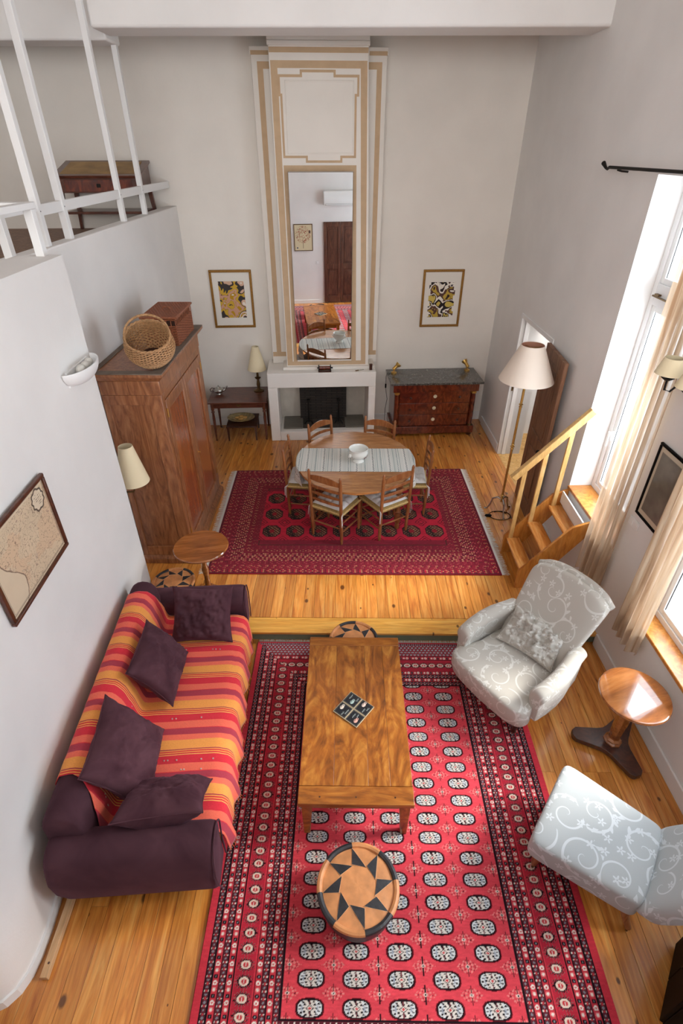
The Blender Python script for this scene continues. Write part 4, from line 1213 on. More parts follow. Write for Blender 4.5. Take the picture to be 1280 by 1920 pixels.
for x, y, back in ((-0.33, 0.235, 0), (0.33, 0.235, 0), (-0.29, -0.27, 1), (0.29, -0.27, 1)):
    m = MB(); zb = 0.018 if (x < 0 and not back) or (x > 0 and y > 0) else 0.0
    if back: m.tube([(x, y, 0.22), (x, y - 0.03, 0.12), (x * 1.02, y - 0.09, 0.01)], [0.03, 0.025, 0.02], 10)
    else: m.lathe([(0.014, 0.02), (0.022, 0.035), (0.017, 0.06), (0.024, 0.09), (0.032, 0.15), (0.034, 0.20)], 14, T(x, y, 0))
    o = m.build('leg', M_['dark'], ac)
    if not back:
        c_ = MB(); c_.lathe([(0.010, -.012), (0.018, -.006), (0.018, .006), (0.010, .012)], 12, T(x, y, 0.0355) @ R(PI / 2, 'X')); c_.build('castor', M_['bronze'], o)
pillow('damask_cushion', 'crumpled cream damask cushion on the seat of the high-backed armchair', 'cushion', (1.665, 3.255, 0.575), (0.70, -0.71, 0), (0.30, 0.32, 0.34), 0.54, 0.38, 0.13, M_['dam'], 6, None, 0.045, uv=True, n=40)

sc = thing('slipper_chair', 'low armless grey damask chair at the near right corner of the rug', 'chair', (1.69, 1.70, 0), 0.913)
def seat2(x, y, z):
    w_ = 0.84 + 0.16 * (y + 0.33) / 0.66
    return x * w_, y, z + 0.02 * (1 - (x / .34) ** 2) * (z > 0)
b = MB(); lump(b, 0, 0.01, 0.325, 0.345, 0.34, 0.105, e1=0.16, e2=0.22, nu=80, nv=30, mod=seat2); b.build('seat', M_['dam2'], sc, angle=180, uv=True)
def back2(x, y, z):
    t = (z + 0.33) / 0.66
    return x * (0.93 - 0.04 * t), y - 0.34 * t - 0.02 * (1 - (x / .3) ** 2), z + 0.05 * (1 - (x / .3) ** 2) * t
b = MB(); lump(b, 0, -0.335, 0.635, 0.345, 0.075, 0.33, e1=0.42, e2=0.32, nu=70, nv=34, mod=back2); b.build('backrest', M_['dam2'], sc, angle=180, uv=True)
for x, y, back in ((-0.27, 0.27, 0), (0.27, 0.27, 0), (-0.24, -0.27, 1), (0.24, -0.27, 1)):
    m = MB()
    if back: m.tube([(x, y, 0.26), (x, y - 0.02, 0.15), (x * 1.03, y - 0.07, 0.045)], [0.033, 0.026, 0.02], 10)
    else: m.lathe([(0.016, 0.045), (0.022, 0.08), (0.03, 0.16), (0.034, 0.25)], 14, T(x, y, 0))
    o = m.build('leg', M_['walnut'], sc)
    c_ = MB(); yy = y - 0.07 if back else y; c_.lathe([(0.010, -.010), (0.0225, -.006), (0.0225, .006), (0.010, .010)], 14, T(x, yy, 0.0395 - (0.016 if back else 0)) @ R(PI / 2, 'X')); c_.build('castor', M_['bronze'], o)

# ================================================================== ROUND TABLES
rt = thing('round_table', 'glossy round pedestal table between the two damask chairs', 'table', (2.225, 2.575, 0), 0.35)
m = MB(); m.lathe([(0.0, 0.648), (0.235, 0.648), (0.256, 0.655), (0.262, 0.668), (0.256, 0.68), (0.245, 0.684), (0, 0.684)], 64); m.build('table_top', M_['round'], rt, angle=30)
m = MB(); m.lathe([(0.072, 0.07), (0.072, 0.085), (0.058, 0.095), (0.062, 0.11), (0.046, 0.125)], 8); m.lathe([(0.045, 0.12), (0.056, 0.36), (0.05, 0.60), (0.07, 0.625), (0.10, 0.65)], 8); m.build('pedestal', M_['round'], rt, angle=30)
m = MB(); pts = []
for k in range(3):
    a = 2 * PI * k / 3 + 2.55
    for da, rr in ((-0.20, 0.29), (-0.07, 0.315), (0.07, 0.315), (0.20, 0.29)): pts.append((rr * math.cos(a + da), rr * math.sin(a + da)))
    a2 = a + PI / 3
    for da in (-0.35, 0, 0.35): pts.append(((0.125 + 0.05 * abs(da)) * math.cos(a2 + da), (0.125 + 0.05 * abs(da)) * math.sin(a2 + da)))
m.prism(pts, 0.025, 0.072); m.build('plinth', M_['dark'], rt, bevel=0.004)
for k in range(3):
    a = 2 * PI * k / 3 + 2.55; m = MB(); m.lathe([(0.034, 0), (0.038, 0.012), (0.034, 0.026)], 16, T(0.27 * math.cos(a), 0.27 * math.sin(a), 0)); m.build('foot', M_['dark'], rt)

lt = thing('tripod_table', 'small oval tilt-top side table behind the far end of the sofa', 'table', (-1.46, 4.185, U), 0.2)
m = MB(); m.lathe([(0, 0.672), (0.255, 0.672), (0.272, 0.68), (0.275, 0.692), (0.268, 0.702), (0.256, 0.7), (0, 0.697)], 56, sx=1.0, sy=0.96); m.build('table_top', M_['round'], lt, angle=30)
m = MB(); m.lathe([(0.05, 0.12), (0.055, 0.15), (0.03, 0.17), (0.026, 0.3), (0.038, 0.4), (0.024, 0.45), (0.022, 0.6), (0.05, 0.672)], 18); m.build('column', M_['round'], lt)
for k in range(3):
    a = 2 * PI * k / 3 - 0.2; m = MB(); c_, s_ = math.cos(a), math.sin(a)
    m.tube([(0.03 * c_, 0.03 * s_, 0.16), (0.12 * c_, 0.12 * s_, 0.13), (0.19 * c_, 0.19 * s_, 0.05), (0.23 * c_, 0.23 * s_, 0.012)], [0.024, 0.02, 0.016, 0.012], 8); m.build('leg', M_['round'], lt)
# ================================================================== DINING TABLE, CHAIRS
RZ = U + 0.0155        # top of the dining rug
dt = thing('dining_table', 'oval oak dining table with turned legs on the crimson rug', 'table', (0.115, 5.895, RZ))
HX, HY, TZ = 0.735, 0.80, 0.74
for k, (ya, yb) in enumerate(((-HY, -0.29), (-0.288, 0.288), (0.29, HY))):
    pts = []
    ts = np.linspace(ya, yb, 15)
    f = lambda y: HX * max(0.0, 1 - (abs(y) / HY) ** 2.05) ** 0.5
    pts = [(f(y), y) for y in ts] + [(-f(y), y) for y in ts[::-1]]
    pts = [p for i, p in enumerate(pts) if i == 0 or (abs(p[0] - pts[i - 1][0]) + abs(p[1] - pts[i - 1][1])) > 1e-4]
    m = MB(); m.prism(pts, TZ - 0.028, TZ); m.build('top_leaf', M_['oak'], dt, bevel=0.005)
m = MB(); m.box(-0.52, -0.46, TZ - 0.13, 0.52, -0.435, TZ - 0.028); m.box(-0.52, 0.435, TZ - 0.13, 0.52, 0.46, TZ - 0.028); m.box(-0.535, -0.46, TZ - 0.13, -0.51, 0.46, TZ - 0.028); m.box(0.51, -0.46, TZ - 0.13, 0.535, 0.46, TZ - 0.028)
m.build('apron', M_['oak'], dt, bevel=0.003)
LEGP = [(0.026, 0.0), (0.034, 0.03), (0.028, 0.055), (0.022, 0.075), (0.036, 0.10), (0.045, 0.16), (0.033, 0.21), (0.027, 0.235), (0.042, 0.26), (0.03, 0.285), (0.034, 0.36), (0.042, 0.46), (0.031, 0.53), (0.043, 0.55), (0.043, TZ - 0.028)]
for sx in (-1, 1):
    for sy in (-1, 1):
        m = MB(); m.lathe(LEGP, 18, T(sx * 0.53, sy * 0.45, 0)); m.build('leg', M_['chairwood'], dt)

def make_chair():
    c = thing('dining_chair', 'x', 'chair', (0, 0, 0), 0, 'ladder-back chairs around the dining table')
    post = [(0.013, 0.0), (0.017, 0.03), (0.02, 0.06), (0.0165, 0.075), (0.020, 0.10), (0.020, 0.86), (0.016, 0.90), (0.014, 0.905), (0.018, 0.925), (0.012, 0.95), (0.0, 0.962)]
    lean = 0.05
    for s in (-1, 1):
        m = MB(); m.lathe(post, 12)
        m.v = [(x + s * 0.205 + s * 0.012 * max(0, z - .45), y - 0.195 - lean * max(0, z - 0.45) * 1.6, z) for x, y, z in m.v]
        m.build('back_post', M_['chairwood'], c)
        m = MB(); m.lathe([(0.013, 0), (0.017, 0.03), (0.021, 0.06), (0.0165, 0.08), (0.021, 0.10), (0.021, 0.43), (0.017, 0.455), (0, 0.458)], 12, T(s * 0.225, 0.195, 0)); m.build('leg', M_['chairwood'], c)
    # four curved slats, the top one arched
    for i, (z, h) in enumerate(((0.545, 0.045), (0.635, 0.045), (0.725, 0.05), (0.825, 0.06))):
        m = MB(); n = 12
        V = []; F = []
        for k in range(n + 1):
            t = -1 + 2 * k / n; x = t * 0.20 * (1 + 0.03 * i); bow = -0.03 * (1 - t * t)
            y = -0.195 - lean * (z - .45) * 1.6 + bow
            up = h * (0.55 + 0.45 * (1 - abs(t) ** 2.2)) * (1.35 if i == 3 else 1.0) + (0.018 * (1 - t * t) if i == 3 else 0)
            lo = -0.012 * (1 - t * t) * 0 + 0.008 * (1 - abs(t))
            for yy in (y - 0.006, y + 0.006):
                V += [(x, yy, z + lo), (x, yy, z + up)]
        for k in range(n):
            a = k * 4; b_ = a + 4
            F += [(a, b_, b_ + 1, a + 1), (a + 2, a + 3, b_ + 3, b_ + 2), (a + 1, b_ + 1, b_ + 3, a + 3), (a, a + 2, b_ + 2, b_)]
        F += [(0, 1, 3, 2), (n * 4, n * 4 + 2, n * 4 + 3, n * 4 + 1)]
        m.add(V, F); m.build('slat', M_['chairwood'], c, bevel=0.002)
    for s in (-1, 1):
        for z in (0.17, 0.30):
            m = MB(); m.tube([(s * 0.205, -0.195, z), (s * 0.215, 0, z), (s * 0.225, 0.195, z)], [0.008, 0.011, 0.008], 8); m.build('stretcher', M_['chairwood'], c)
    for y, z in ((0.195, 0.15), (0.195, 0.27), (-0.195, 0.22)):
        m = MB(); m.tube([(-0.215, y, z), (0, y, z), (0.215, y, z)], [0.008, 0.011, 0.008], 8); m.build('stretcher', M_['chairwood'], c)
    # rush seat with its four woven triangles
    m = MB()
    def rs_(u, v):
        x = (-0.215 - 0.02 * v) + (0.43 + 0.04 * v) * u; y = -0.205 + 0.41 * v
        a, b_ = abs(u - .5) * 2, abs(v - .5) * 2; mx = max(a, b_)
        z = 0.435 + 0.016 * mx - 0.004 * math.cos(mx * 42) * 0.5
        return (x, y, z)
    m.grid(rs_, 28, 28); V0 = len(m.v)
    m.grid(lambda u, v: (rs_(u, v)[0], rs_(u, v)[1], 0.405), 2, 2)
    m.f = m.f[:28 * 28] + [f[::-1] for f in m.f[28 * 28:]]
    for a, b_ in (((-0.215, -0.205), (0.215, -0.205)), ((0.215, -0.205), (0.235, 0.205)), ((0.235, 0.205), (-0.235, 0.205)), ((-0.235, 0.205), (-0.215, -0.205))):
        m.tube([(*a, 0.436), (*b_, 0.436)], 0.015, 10)
    m.build('rush_seat', M_['rush'], c)
    # quilted cushion tied to the posts
    n = 30; m = MB(); W_ = 0.20
    def cu(u, v, s=1):
        a, b_ = 2 * u - 1, 2 * v - 1
        x = a * W_ * (1 + .05 * v); y = b_ * 0.195
        e = max(0, (1 - abs(a) ** 6) * (1 - abs(b_) ** 6)) ** 0.5
        q = abs(math.sin(PI * u * 4)) ** 0.45 * abs(math.sin(PI * v * 4)) ** 0.45
        return (x, y, 0.480 + s * e * (0.012 + 0.034 * (q if s > 0 else 0.3)))
    m.grid(cu, n, n); k0 = len(m.f); m.grid(lambda u, v: cu(u, v, -1), n, n); m.f = m.f[:k0] + [f[::-1] for f in m.f[k0:]]
    cush = m.build('seat_cushion', M_['cushion'], c, angle=180)
    for s in (-1, 1):
        t_ = MB()
        for d_, ln in ((0.0, 0.20), (0.014, 0.16)):
            t_.tube([(s * 0.19, -0.19, 0.475), (s * 0.225, -0.20, 0.462), (s * 0.229, -0.222 - d_, 0.43), (s * (0.228 + d_), -0.224 - d_, 0.475 - ln)], 0.0055, 6, flat=0.45)
        t_.build('tie', M_['cushion'], cush)
    return c
ch0 = make_chair()
spots = [((-0.25, 5.17), (0.5, 0.866), 'ladder-back rush chair at the near left of the dining table, slats towards the sofa'),
         ((0.605, 5.26), (-0.545, 0.84), 'ladder-back rush chair at the near right of the dining table, slats towards the armchair'),
         ((-0.765, 5.95), (1.0, -0.06), 'ladder-back rush chair at the left side of the dining table, nearest the armoire'),
         ((1.065, 5.955), (-1.0, 0.03), 'ladder-back rush chair at the right side of the dining table, nearest the floor lamp'),
         ((-0.365, 6.62), (0.72, -0.69), 'ladder-back rush chair behind the dining table, in front of the fireplace opening'),
         ((0.46, 6.67), (-0.356, -0.934), 'ladder-back rush chair behind the dining table, in front of the chest of drawers')]
for i, (mid, fdir, lb) in enumerate(spots):
    c = ch0 if i == 0 else copy_tree(ch0)
    f = Vector(fdir).normalized()
    c.location = (mid[0] + f.x * 0.235, mid[1] + f.y * 0.235, RZ)
    c.rotation_euler = (0, 0, math.atan2(-f.x, f.y))
    c['label'] = lb

# runner over the table
def runner():
    nx, ny = 420, 90
    S = np.linspace(-0.92, 0.92, nx); Yv = np.linspace(-0.31, 0.29, ny)
    A, B = np.meshgrid(S, Yv)
    edge = HX * np.sqrt(np.clip(1 - (np.abs(B) / HY) ** 2.05, 0, 1)) + 0.004
    over = np.abs(A) - edge
    r = 0.012
    ang = np.clip(over / r, 0, PI / 2)
    X = np.where(over > 0, edge + r * np.sin(ang) , np.abs(A)) * np.sign(A)
    drop = np.where(over > 0, r * (1 - np.cos(ang)) + np.clip(over - r * PI / 2, 0, None), 0)
    wav = np.clip(over, 0, 1) * 0.16 * np.sin(B * 22 + np.sign(A))
    X = X + wav * np.sign(A)
    Z = TZ + 0.003 - drop
    base = np.array(lin((226, 224, 218))); C = np.empty(A.shape + (3,)); C[:] = base
    ph = (A / 0.205) % 1
    gr = lin((150, 166, 160)); dk = lin((104, 112, 112)); lg = lin((192, 198, 192))
    for a in (0.20, 0.26, 0.40, 0.46, 0.52, 0.60, 0.80, 0.88): C[np.abs(ph - a) < 0.012] = lg
    for a in (0.33, 0.70): C[np.abs(ph - a) < 0.016] = gr
    zig = np.sin(B * 150) * 0.035
    C[(np.abs(ph - 0.07 - zig) < 0.025)] = dk
    C[(np.abs(ph - 0.56 - zig * .8) < 0.02)] = lin((136, 150, 150))
    lace = np.abs(A) > 0.86; C[lace] = lin((232, 230, 222)); C[lace & (np.sin(A * 320) * np.sin(B * 320) > 0.4)] = lin((150, 140, 124))
    o = thing('table_runner', 'pale striped cotton runner laid across the dining table', 'table runner', (0.115, 5.895, RZ))
    np_grid('cloth', np.stack([X, B, Z], -1), C, M_['vccloth'], o)
    o.children[0].modifiers.new('solid', 'SOLIDIFY').thickness = 0.002
    o.children[0].modifiers['solid'].offset = 1
runner()
bw_ = thing('serving_bowl', 'white footed porcelain bowl standing on the striped table runner', 'bowl', (0.15, 5.845, RZ + TZ + 0.005), 0.6)
m = MB(); m.lathe([(0.0, 0.0), (0.068, 0.0), (0.072, 0.008), (0.052, 0.035), (0.056, 0.045), (0.095, 0.075), (0.118, 0.11), (0.12, 0.135), (0.112, 0.155), (0.116, 0.172), (0.122, 0.18), (0.117, 0.184), (0.108, 0.172), (0.104, 0.15), (0.108, 0.12), (0.085, 0.08), (0.04, 0.062), (0, 0.058)], 40); m.build('body', M_['ceramic'], bw_, angle=60)
for s in (-1, 1):
    m = MB(); lump(m, s * 0.125, 0, 0.115, 0.02, 0.022, 0.026, 0.9, 0.9, 14, 10); m.tube([(s * 0.135, -0.012, 0.12), (s * 0.15, 0, 0.10), (s * 0.135, 0.012, 0.12)], 0.005, 6); m.build('lion_head_handle', M_['ceramic'], bw_)
m = MB(); q = random.Random(4)
for k in range(12):
    a = -1.2 + q.uniform(-.35, .35); z = q.uniform(0.075, 0.105); rr = 0.10 + (z - 0.075) * .6 + 0.003
    m.lathe([(0.006, 0), (0.005, 0.003), (0, 0.004)], 7, T(rr * math.cos(a), rr * math.sin(a), z) @ R(a) @ R(PI / 2 + .4, 'Y'))
m.build('floral_decoration', plain('floral_print', (150, 104, 100), 0.4), bw_)

# ================================================================== ARMOIRE WITH BASKETS
ar = thing('armoire', 'tall walnut armoire with two panelled doors against the left wall', 'armoire', (-2.055, 5.54, U))
DX, DY = 0.285, 0.77
m = MB(); m.box(-DX, -DY, 0.10, DX - 0.05, DY, 2.06); m.build('carcass', M_['walnut'], ar, bevel=0.008)
m = MB(); m.frustum((0, 0, 0.0), (DX + 0.035, DY + 0.035), (0, 0, 0.07), (DX + 0.035, DY + 0.035)); m.frustum((0, 0, 0.07), (DX + 0.03, DY + 0.03), (0, 0, 0.11), (DX + 0.005, DY + 0.005)); m.build('plinth', M_['walnut'], ar, bevel=0.006)
# front stiles and rails
m = MB(); fx = DX - 0.05
m.box(fx, -DY, 0.11, DX, -DY + 0.075, 2.06); m.box(fx, DY - 0.075, 0.11, DX, DY, 2.06); m.box(fx, -DY + 0.075, 1.98, DX, DY - 0.075, 2.06); m.box(fx, -DY + 0.075, 0.11, DX, DY - 0.075, 0.16)
m.build('front_frame', M_['walnut'], ar, bevel=0.008)
for s in (-1, 1):
    y0, y1 = (0.003, DY - 0.08) if s > 0 else (-DY + 0.08, -0.003)
    m = MB(); z0, z1 = 0.165, 1.975; st_ = 0.085
    m.box(fx + 0.01, y0, z0, DX + 0.006, y0 + st_, z1); m.box(fx + 0.01, y1 - st_, z0, DX + 0.006, y1, z1)
    m.box(fx + 0.01, y0 + st_, z0, DX + 0.006, y1 - st_, z0 + 0.11); m.box(fx + 0.01, y0 + st_, z1 - 0.11, DX + 0.006, y1 - st_, z1)
    d = m.build('door', M_['walnut'], ar, bevel=0.007)
    m = MB(); m.box(fx + 0.012, y0 + st_ - .004, z0 + 0.106, DX - 0.012, y1 - st_ + .004, z1 - 0.106); m.build('panel', M_['walnut2'], d)
    m = MB()
    for q in ((y0 + st_, z0 + .11, y0 + st_ + .014, z1 - .11), (y1 - st_ - .014, z0 + .11, y1 - st_, z1 - .11), (y0 + st_, z0 + .11, y1 - st_, z0 + .124), (y0 + st_, z1 - .124, y1 - st_, z1 - .11)): m.box(DX - 0.014, q[0], q[1], DX + 0.002, q[2], q[3])
    m.build('moulding', M_['walnut'], d, bevel=0.005)
    if s > 0:
        m = MB(); m.lathe([(0.011, 0), (0.011, 0.003), (0.005, 0.004), (0.004, 0.02), (0.012, 0.024), (0, 0.028)], 12, T(DX + 0.006, y0 + 0.045, 1.02) @ R(PI / 2, 'Y')); m.build('key', M_['brass'], d)
    for z in (0.35, 1.80):
        m = MB(); yy = y1 + 0.004 if s > 0 else y0 - 0.004; m.tube([(DX + 0.007, yy, z), (DX + 0.007, yy, z + 0.09)], 0.007, 8); m.build('hinge', M_['brass'], d)
# side panels
m = MB(); m.box(-DX, -DY - 0.012, 0.11, -DX + 0.06, -DY, 2.06); m.box(DX - 0.12, -DY - 0.012, 0.11, DX, -DY, 2.06); m.box(-DX + .06, -DY - 0.012, 1.96, DX - .12, -DY, 2.06); m.box(-DX + .06, -DY - 0.012, 0.11, DX - .12, -DY, 0.24); m.build('side_frame', M_['walnut'], ar, bevel=0.004)
# cornice: frieze, cavetto and a raised dusty rim
m = MB(); m.box(-DX, -DY - 0.012, 2.06, DX + 0.006, DY, 2.20)
m.frustum((0.006, -.006, 2.20), (DX + 0.01, DY + 0.01), (0.006, -.006, 2.255), (DX + 0.06, DY + 0.06)); m.box(-DX - 0.045, -DY - 0.066, 2.255, DX + 0.066, DY + 0.054, 2.28)
m.build('cornice', M_['walnut'], ar, bevel=0.006)
M_['dust'] = plain('dusty_top', (122, 108, 96), 0.9, noise=0.15, nscale=14)
m = MB(); X0, X1, Y0, Y1 = -DX - 0.045, DX + 0.066, -DY - 0.066, DY + 0.054
for q in ((X0, Y0, X1, Y0 + 0.09), (X0, Y1 - 0.09, X1, Y1), (X1 - 0.11, Y0 + .09, X1, Y1 - .09), (X0, Y0 + .09, X0 + 0.05, Y1 - .09)): m.box(q[0], q[1], 2.28, q[2], q[3], 2.29)
m.build('top_rim', M_['dust'], ar, bevel=0.003)
ATOP = U + 2.281

def weave_tube(b, ringpts, r, amp, phase, freq):
    """one woven strand running round a closed ring, weaving in and out"""
    n = len(ringpts); out = []
    for i, (p, nrm) in enumerate(ringpts):
        o_ = amp * math.sin(phase + freq * i)
        out.append((p[0] + nrm[0] * o_, p[1] + nrm[1] * o_, p[2]))
    b.tube(out, r, 5, closed=True)
def round_basket():
    t = thing('round_basket', 'open round honey wicker basket with a hoop handle on the armoire', 'basket', (-1.85, 4.98, ATOP + 0.068), 0.0)
    t.rotation_euler = (0.5, 0.0, 0.25)
    prof = lambda z: 0.13 + 0.09 * math.sin(min(1, z / 0.20) * PI * 0.62) - (0.02 * max(0, z - .2) / .1)
    H_ = 0.27; b = MB(); N = 88; rows = 24
    for k in range(rows):
        z = 0.008 + H_ * k / (rows - 1); R_ = prof(z)
        ring = [((R_ * math.cos(2 * PI * i / N), R_ * math.sin(2 * PI * i / N), z), (math.cos(2 * PI * i / N), math.sin(2 * PI * i / N))) for i in range(N)]
        weave_tube(b, ring, 0.0062, 0.006, PI * (k % 2), 2 * PI / 4)
    b.build('weave', M_['wicker'], t)['kind'] = 'stuff'
    s = MB()
    for i in range(22):
        a = 2 * PI * i / 22; s.tube([(prof(z) * math.cos(a), prof(z) * math.sin(a), z) for z in np.linspace(0.0, H_, 8)], 0.005, 5)
    s.build('stakes', M_['wicker'], t)['kind'] = 'stuff'
    m = MB(); m.lathe([(0.0, 0.0), (0.125, 0.0), (0.125, 0.008), (0, 0.008)], 30); m.build('bottom', M_['wicker3'], t)
    m = MB(); R_ = prof(H_)
    for ph in (0, PI):
        m.tube([((R_ + 0.006 * math.cos(i * .9 + ph)) * math.cos(2 * PI * i / 90), (R_ + 0.006 * math.cos(i * .9 + ph)) * math.sin(2 * PI * i / 90), H_ + 0.008 + 0.007 * math.sin(i * .9 + ph)) for i in range(90)], 0.0075, 6, closed=True)
    m.build('braided_rim', M_['wicker'], t)
    m = MB(); hr = R_
    for ph in (0, 2.1, 4.2):
        m.tube([(hr * math.cos(a) * (1 + .04 * math.sin(a)), 0.19 * math.sin(a) + 0.006 * math.cos(a * 22 + ph), H_ + 0.005 + 0.075 * math.sin(a) + 0.006 * math.sin(a * 22 + ph)) for a in np.linspace(0, PI, 60)], 0.007, 6)
    m.build('hoop_handle', M_['wicker'], t)
round_basket()
def hamper():
    t = thing('wicker_hamper', 'lidded reddish-brown wicker hamper at the far end of the armoire top', 'basket', (-1.93, 5.86, ATOP + 0.0085), 0.0)
    hx_, hy_, H_ = 0.17, 0.31, 0.27
    def ring(z, k, off=0.0):
        pts = []; n = 14; m_ = 26
        for i in range(n): pts.append(((-hx_ + 2 * hx_ * i / n, -hy_ - off, z), (0, -1)))
        for i in range(m_): pts.append(((hx_ + off, -hy_ + 2 * hy_ * i / m_, z), (1, 0)))
        for i in range(n): pts.append(((hx_ - 2 * hx_ * i / n, hy_ + off, z), (0, 1)))
        for i in range(m_): pts.append(((-hx_ - off, hy_ - 2 * hy_ * i / m_, z), (-1, 0)))
        return pts
    b = MB(); rows = 22
    zs = [0.008 + 0.19 * k / 15 for k in range(16)] + [0.262 + 0.011 * k for k in range(2)]
    for k, z in enumerate(zs): weave_tube(b, ring(z, k), 0.0062, 0.005, PI * (k % 2), PI / 2)
    b.build('weave', M_['wicker2'], t)['kind'] = 'stuff'
    s = MB()
    for p, nrm in ring(0, 0)[::2]: s.tube([(p[0], p[1], 0), (p[0], p[1], H_)], 0.005, 5)
    s.build('stakes', M_['wicker2'], t)['kind'] = 'stuff'
    m = MB(); m.box(-hx_ + .012, -hy_ + .012, 0.004, hx_ - .012, hy_ - .012, 0.25); m.build('lining', M_['wicker3'], t)
    lid = MB()
    for k in range(24):
        x = -hx_ - 0.008 + (2 * hx_ + 0.016) * k / 23
        lid.tube([(x, y, H_ + 0.018 + 0.004 * math.sin(i * PI / 2 + PI * (k % 2))) for i, y in enumerate(np.linspace(-hy_ - .01, hy_ + .01, 40))], 0.0075, 5)
    lo = lid.build('lid', M_['wicker2'], t)
    m = MB()
    rim = [(-hx_ - .012, -hy_ - .014), (hx_ + .012, -hy_ - .014), (hx_ + .012, hy_ + .014), (-hx_ - .012, hy_ + .014)]
    for a, c_ in zip(rim, rim[1:] + rim[:1]): m.tube([(*a, H_ + .016), (*c_, H_ + .016)], 0.011, 8)
    m.tube([(-0.045, 0, H_ + 0.02), (-0.03, 0, H_ + 0.05), (0.03, 0, H_ + 0.05), (0.045, 0, H_ + 0.02)], 0.007, 6)
    m.build('lid_edge', M_['wicker2'], lo)
hamper()

# ================================================================== FIREPLACE, CHIMNEY BREAST, MIRROR
fp = thing('fireplace', 'plain white plaster fireplace with a deep opening below the tall mirror', 'fireplace', (0, 8.645, 0), BA)
A0, A1, D_ = -1.28, 0.41, 0.68
m = MB(); m.box(A0, -D_, U, A0 + 0.15, -0.002, 1.04); m.box(A1 - 0.11, -D_, U, A1, -0.002, 1.04); m.box(A0, -D_, 1.04, A1, -0.002, 1.275); m.box(A0 + 0.15, -D_, U, A1 - 0.11, -0.10, U + 0.16)
m.build('surround', M_['fire'], fp, bevel=0.012, seg=3)
m = MB(); m.box(A0 + 0.15, -0.10, U + 0.1, A1 - 0.11, -0.02, 1.05); m.build('inner_wall', M_['grime'], fp)
m = MB(); m.box(-0.80, -0.20, U + 0.16, -0.02, -0.10, 1.04); m.build('fireback', M_['soot'], fp)
for q in ((A0 + 0.20, -0.76), (-0.06, A1 - 0.13)):
    m = MB(); m.box(q[0], -0.58, U + 0.16, q[1], -0.10, U + 0.185); m.build('hearth_stone', M_['hearth'], fp, bevel=0.015)
m = MB(); m.box(-0.76, -0.56, U + 0.16, -0.06, -0.20, U + 0.166); m.build('ash_bed', plain('ash', (66, 60, 54), 1.0, noise=0.4, nscale=30), fp)
for s_, lb in ((-0.66, 'black iron firedog at the left of the fireplace opening'), (-0.16, 'black iron firedog at the right of the fireplace opening')):
    a = thing('firedog', lb, 'andiron', wb(s_, 0.40, U + 0.166), BA, 'firedogs in the fireplace')
    m = MB(); m.frustum((0, 0, 0.05), (0.016, 0.016), (0, 0, 0.40), (0.012, 0.012)); m.box(-0.028, -0.028, 0.40, 0.028, 0.028, 0.44); m.build('upright', M_['iron'], a, bevel=0.004)
    m = MB(); m.tube([(-0.07, -0.01, 0), (-0.04, 0, 0.05), (0, 0, 0.06), (0.04, 0, 0.05), (0.07, -0.01, 0)], 0.012, 8); m.build('foot', M_['iron'], a)
    m = MB(); m.box(-0.012, 0, 0.035, 0.012, 0.17, 0.06); m.box(-0.012, 0.15, 0, 0.012, 0.17, 0.06); m.build('log_bar', M_['iron'], a)

cb = thing('chimney_breast', 'tapering white chimney breast painted with tan bands above the fireplace', 'chimney breast', (0, 8.645, 0), BA)
# wings on the wall either side
m = MB(); m.box(-1.20, -0.20, 1.278, 0.46, -0.002, 5.10); m.box(-1.215, -0.215, 5.06, 0.475, -0.002, 5.14); m.build('wing', M_['wall2'], cb, bevel=0.006)
S = lambda z: 0.305 - 0.105 * (z - 1.28) / 3.85     # right edge drifts inwards as it rises
FD = 0.50
m = MB(); m.add([(-0.97, -FD, 1.278), (0.305, -FD, 1.278), (0.305, -0.2, 1.278), (-0.97, -0.2, 1.278), (-0.97, -FD, 5.95), (S(5.95), -FD, 5.95), (S(5.95), -0.2, 5.95), (-0.97, -0.2, 5.95)],
                [(0, 3, 2, 1), (4, 5, 6, 7), (0, 1, 5, 4), (1, 2, 6, 5), (2, 3, 7, 6), (3, 0, 4, 7)]); m.build('shaft', M_['wall2'], cb, bevel=0.006)
m = MB(); m.box(-0.985, -FD - 0.02, 5.115, S(5.1) + 0.018, -FD + .1, 5.16); m.box(-0.985, -FD - 0.014, 5.16, S(5.1) + 0.014, -FD + .1, 5.22); m.build('cornice', M_['wall2'], cb, bevel=0.01, seg=3)
m = MB(); m.box(-1.03, -FD - 0.045, 1.276, 0.40, -0.2, 1.325); m.build('foot_moulding', M_['wall2'], cb, bevel=0.006)
def band(pts, d=FD, name='painted_band', th=0.003):
    b = MB(); n = len(pts)
    b.add([(s, -d - th, z) for s, z in pts] + [(s, -d + .004, z) for s, z in pts], [tuple(range(n))] + [(i, (i + 1) % n, n + (i + 1) % n, n + i)[::-1] for i in range(n)])
    b.build(name, M_['tan'], cb, smooth=False)
rect = lambda a, z0, b_, z1: [(a, z0), (b_, z0), (b_, z1), (a, z1)]
band(rect(-0.965, 5.05, S(5.05) - .004, 5.10))
band([(-0.955, 1.34), (-0.875, 1.34), (-0.875, 4.91), (-0.955, 4.98)])
band([(S(1.4) - 0.115, 1.34), (S(1.4) - 0.045, 1.34), (S(4.98) - .015, 4.98), (S(4.9) - .095, 4.91)])
band([(-0.955, 4.98), (-0.875, 4.91), (S(4.9) - .095, 4.91), (S(4.98) - .015, 4.98)])
band(rect(-0.875, 1.34, S(1.4) - 0.115, 1.40))
# border round the mirror
band(rect(-0.86, 1.40, -0.80, 3.95)); band([(0.035, 1.40), (0.105, 1.40), (0.075, 3.95), (0.035, 3.95)]); band(rect(-0.80, 3.885, 0.035, 3.95))
